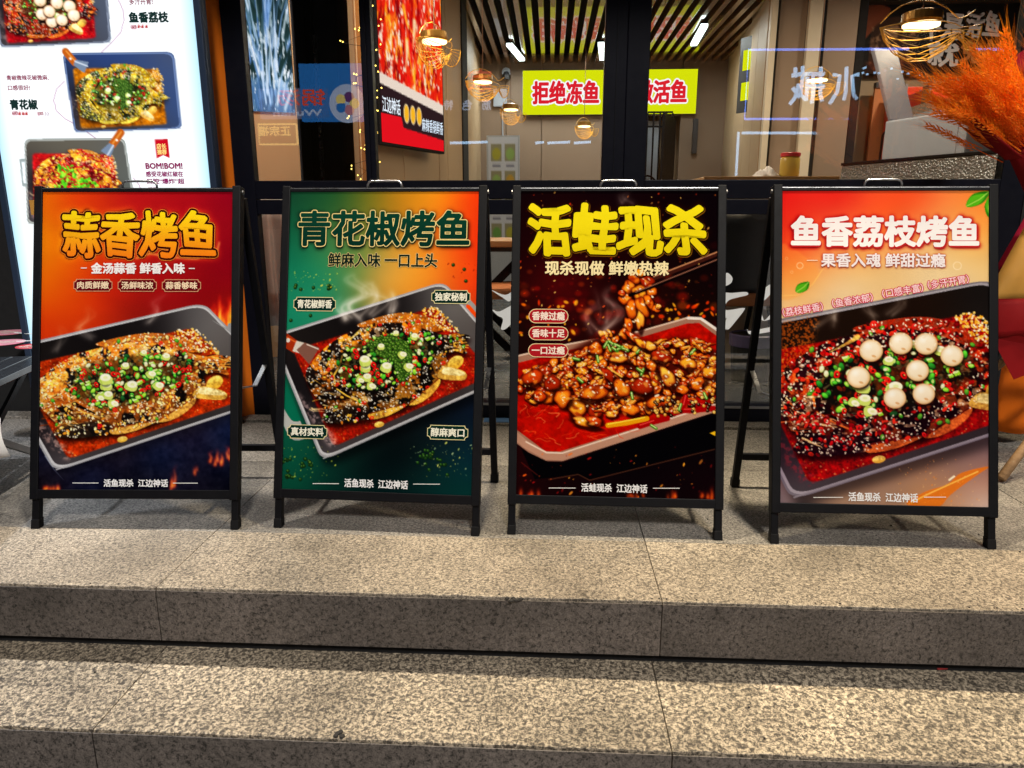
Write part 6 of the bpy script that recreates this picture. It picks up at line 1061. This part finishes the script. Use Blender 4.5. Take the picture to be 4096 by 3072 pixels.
# ---------------------------------------------------------------- lit signs across the street, seen mirrored in the panes
VY = 13.0; RY = 2*(FY+.012)-VY
def mir(x, y): p = dp(x, y, VY); return Vector((p.x, RY, p.z))
def far_sign(name, label, x0_, x1_, y0_, y1_, m, texts, frame=None):
    a, b_ = mir(x0_, y1_), mir(x1_, y0_); cx = (a.x+b_.x)/2; e = empty(name, (cx, RY, a.z), label=label, cat='sign'); w2_ = (b_.x-a.x)/2; h2 = b_.z-a.z
    if m: MB().box(-w2_, w2_, -.12, -.01, 0, h2).build('panel', m, e)
    if frame:
        for pa, pb in (((-w2_, 0), (w2_, 0)), ((w2_, 0), (w2_, h2)), ((w2_, h2), (-w2_, h2)), ((-w2_, h2), (-w2_, 0))): MB().bar((pa[0], 0, pa[1]), (pb[0], 0, pb[1]), .025).build('border', frame, e)
    for t, u0, u1, v0, v1, tm in texts:
        k = Ink(); k.writing(t, -w2_+2*w2_*u0, -w2_+2*w2_*u1, h2*v0, h2*v1, (255, 255, 255), bold=.006, n=8); o = link('lettering', k.mesh('lettering'), tm, e, (0, .02, 0), (0, 0, math.pi))
    return e
far_sign('hotpot_sign', 'blue panel sign with outlined characters mirrored in the narrow bay', 652, 780, 136, 262, 'far_blue', [])
far_sign('hotpot_sign', 'pale sign strip with white characters mirrored in the narrow bay', 562, 708, 190, 256, 'far_strip', [('锅汤', .04, .72, .42, .95, 'neon_red'), ('Wuhan', .1, .8, .08, .28, 'far_white')])
far_sign('gold_sign', 'gold framed sign with gold characters mirrored in the narrow bay', 560, 640, 268, 312, None, [('正宗福', .16, .97, .42, .9, 'neon_gold')], 'neon_gold')
far_sign('red_neon_sign', 'white and red neon characters mirrored beside the dish screen', 960, 1062, 140, 240, None, [('筋', .02, .2, .02, .24, 'far_white'), ('色', .42, .62, .02, .24, 'far_white'), ('特', .82, 1.0, .02, .24, 'far_white'), ('家', .0, .5, .42, .9, 'neon_red')])
bw_ = empty('bowl_picture', mir(752, 225), label='lit picture of a bowl mirrored in the narrow bay', cat='sign'); MB().lathe([(.02, 0), (.3, .01), (.32, .05), (.26, .06)], 20).build('bowl', 'far_white', bw_, rot=(R(-90), 0, 0)); [MB().lathe([(.02, .07), (.09, .075), (.03, .1)], 9, (.13*math.cos(k*1.26), .11*math.sin(k*1.26), 0)).build('food', ('neon_gold', 'far_pink', 'far_blue', 'neon_gold', 'far_food')[k], bw_, rot=(R(-90), 0, 0)) for k in range(5)]
def neon(name, label, lines, r, m):
    e = empty(name, mir(1800, 200), label=label, cat='neon sign')
    for l in lines: MB().tube([mir(2900/1.85166+x*1196/2212/1.85166, y*1196/2212/1.85166)-Vector(e.location) for x, y in l], r, 6).build('neon_tube', m, e)
neon('neon_outline_sign', 'blue neon outline mirrored across the right bay', [[(1360, 362), (175, 368), (145, 880), (960, 880)], [(1850, 365), (2160, 365)]], .02, 'neon_blue')
neon('neon_script_sign', 'white neon script mirrored in the right bay', [[(520, 500), (522, 560), (518, 570)], [(495, 560), (560, 548), (735, 548)], [(575, 490), (575, 560), (560, 700), (600, 740)], [(545, 620), (520, 720), (480, 770)], [(500, 650), (555, 720)], [(610, 570), (600, 745)], [(650, 560), (652, 700), (640, 765)], [(710, 495), (705, 700), (720, 750)], [(620, 640), (735, 640)], [(800, 552), (850, 560), (830, 680), (775, 768)], [(900, 495), (893, 680), (880, 740)], [(990, 550), (940, 560), (950, 700), (975, 735)], [(1030, 495), (1035, 510)]], .032, 'neon_white')
neon('neon_strip', 'thin white light strip mirrored low in the right bay', [[(125, 983), (890, 985)], [(100, 975), (82, 1300)]], .022, 'neon_white')
neon('neon_dots', 'broken white light dots mirrored over the banner', [[(1015+c_*43+random.Random(c_).uniform(-8, 8), 490+random.Random(c_+9).uniform(0, 90)+k) for k in (0, 14)] for c_ in range(11)], .02, 'neon_white')
e = empty('shop_strip_lights', mir(1250, 572/1.0), label='row of white strip lights mirrored low in the middle bay', cat='lamp')
for a, b_ in ((2141, 2176), (2190, 2280), (2296, 2363), (1800, 1950)): MB().tube([mir(a/1.85166, 572/1.85166)-Vector(e.location), mir(b_/1.85166, 568/1.85166)-Vector(e.location)], .022, 6).build('tube', 'neon_white', e)
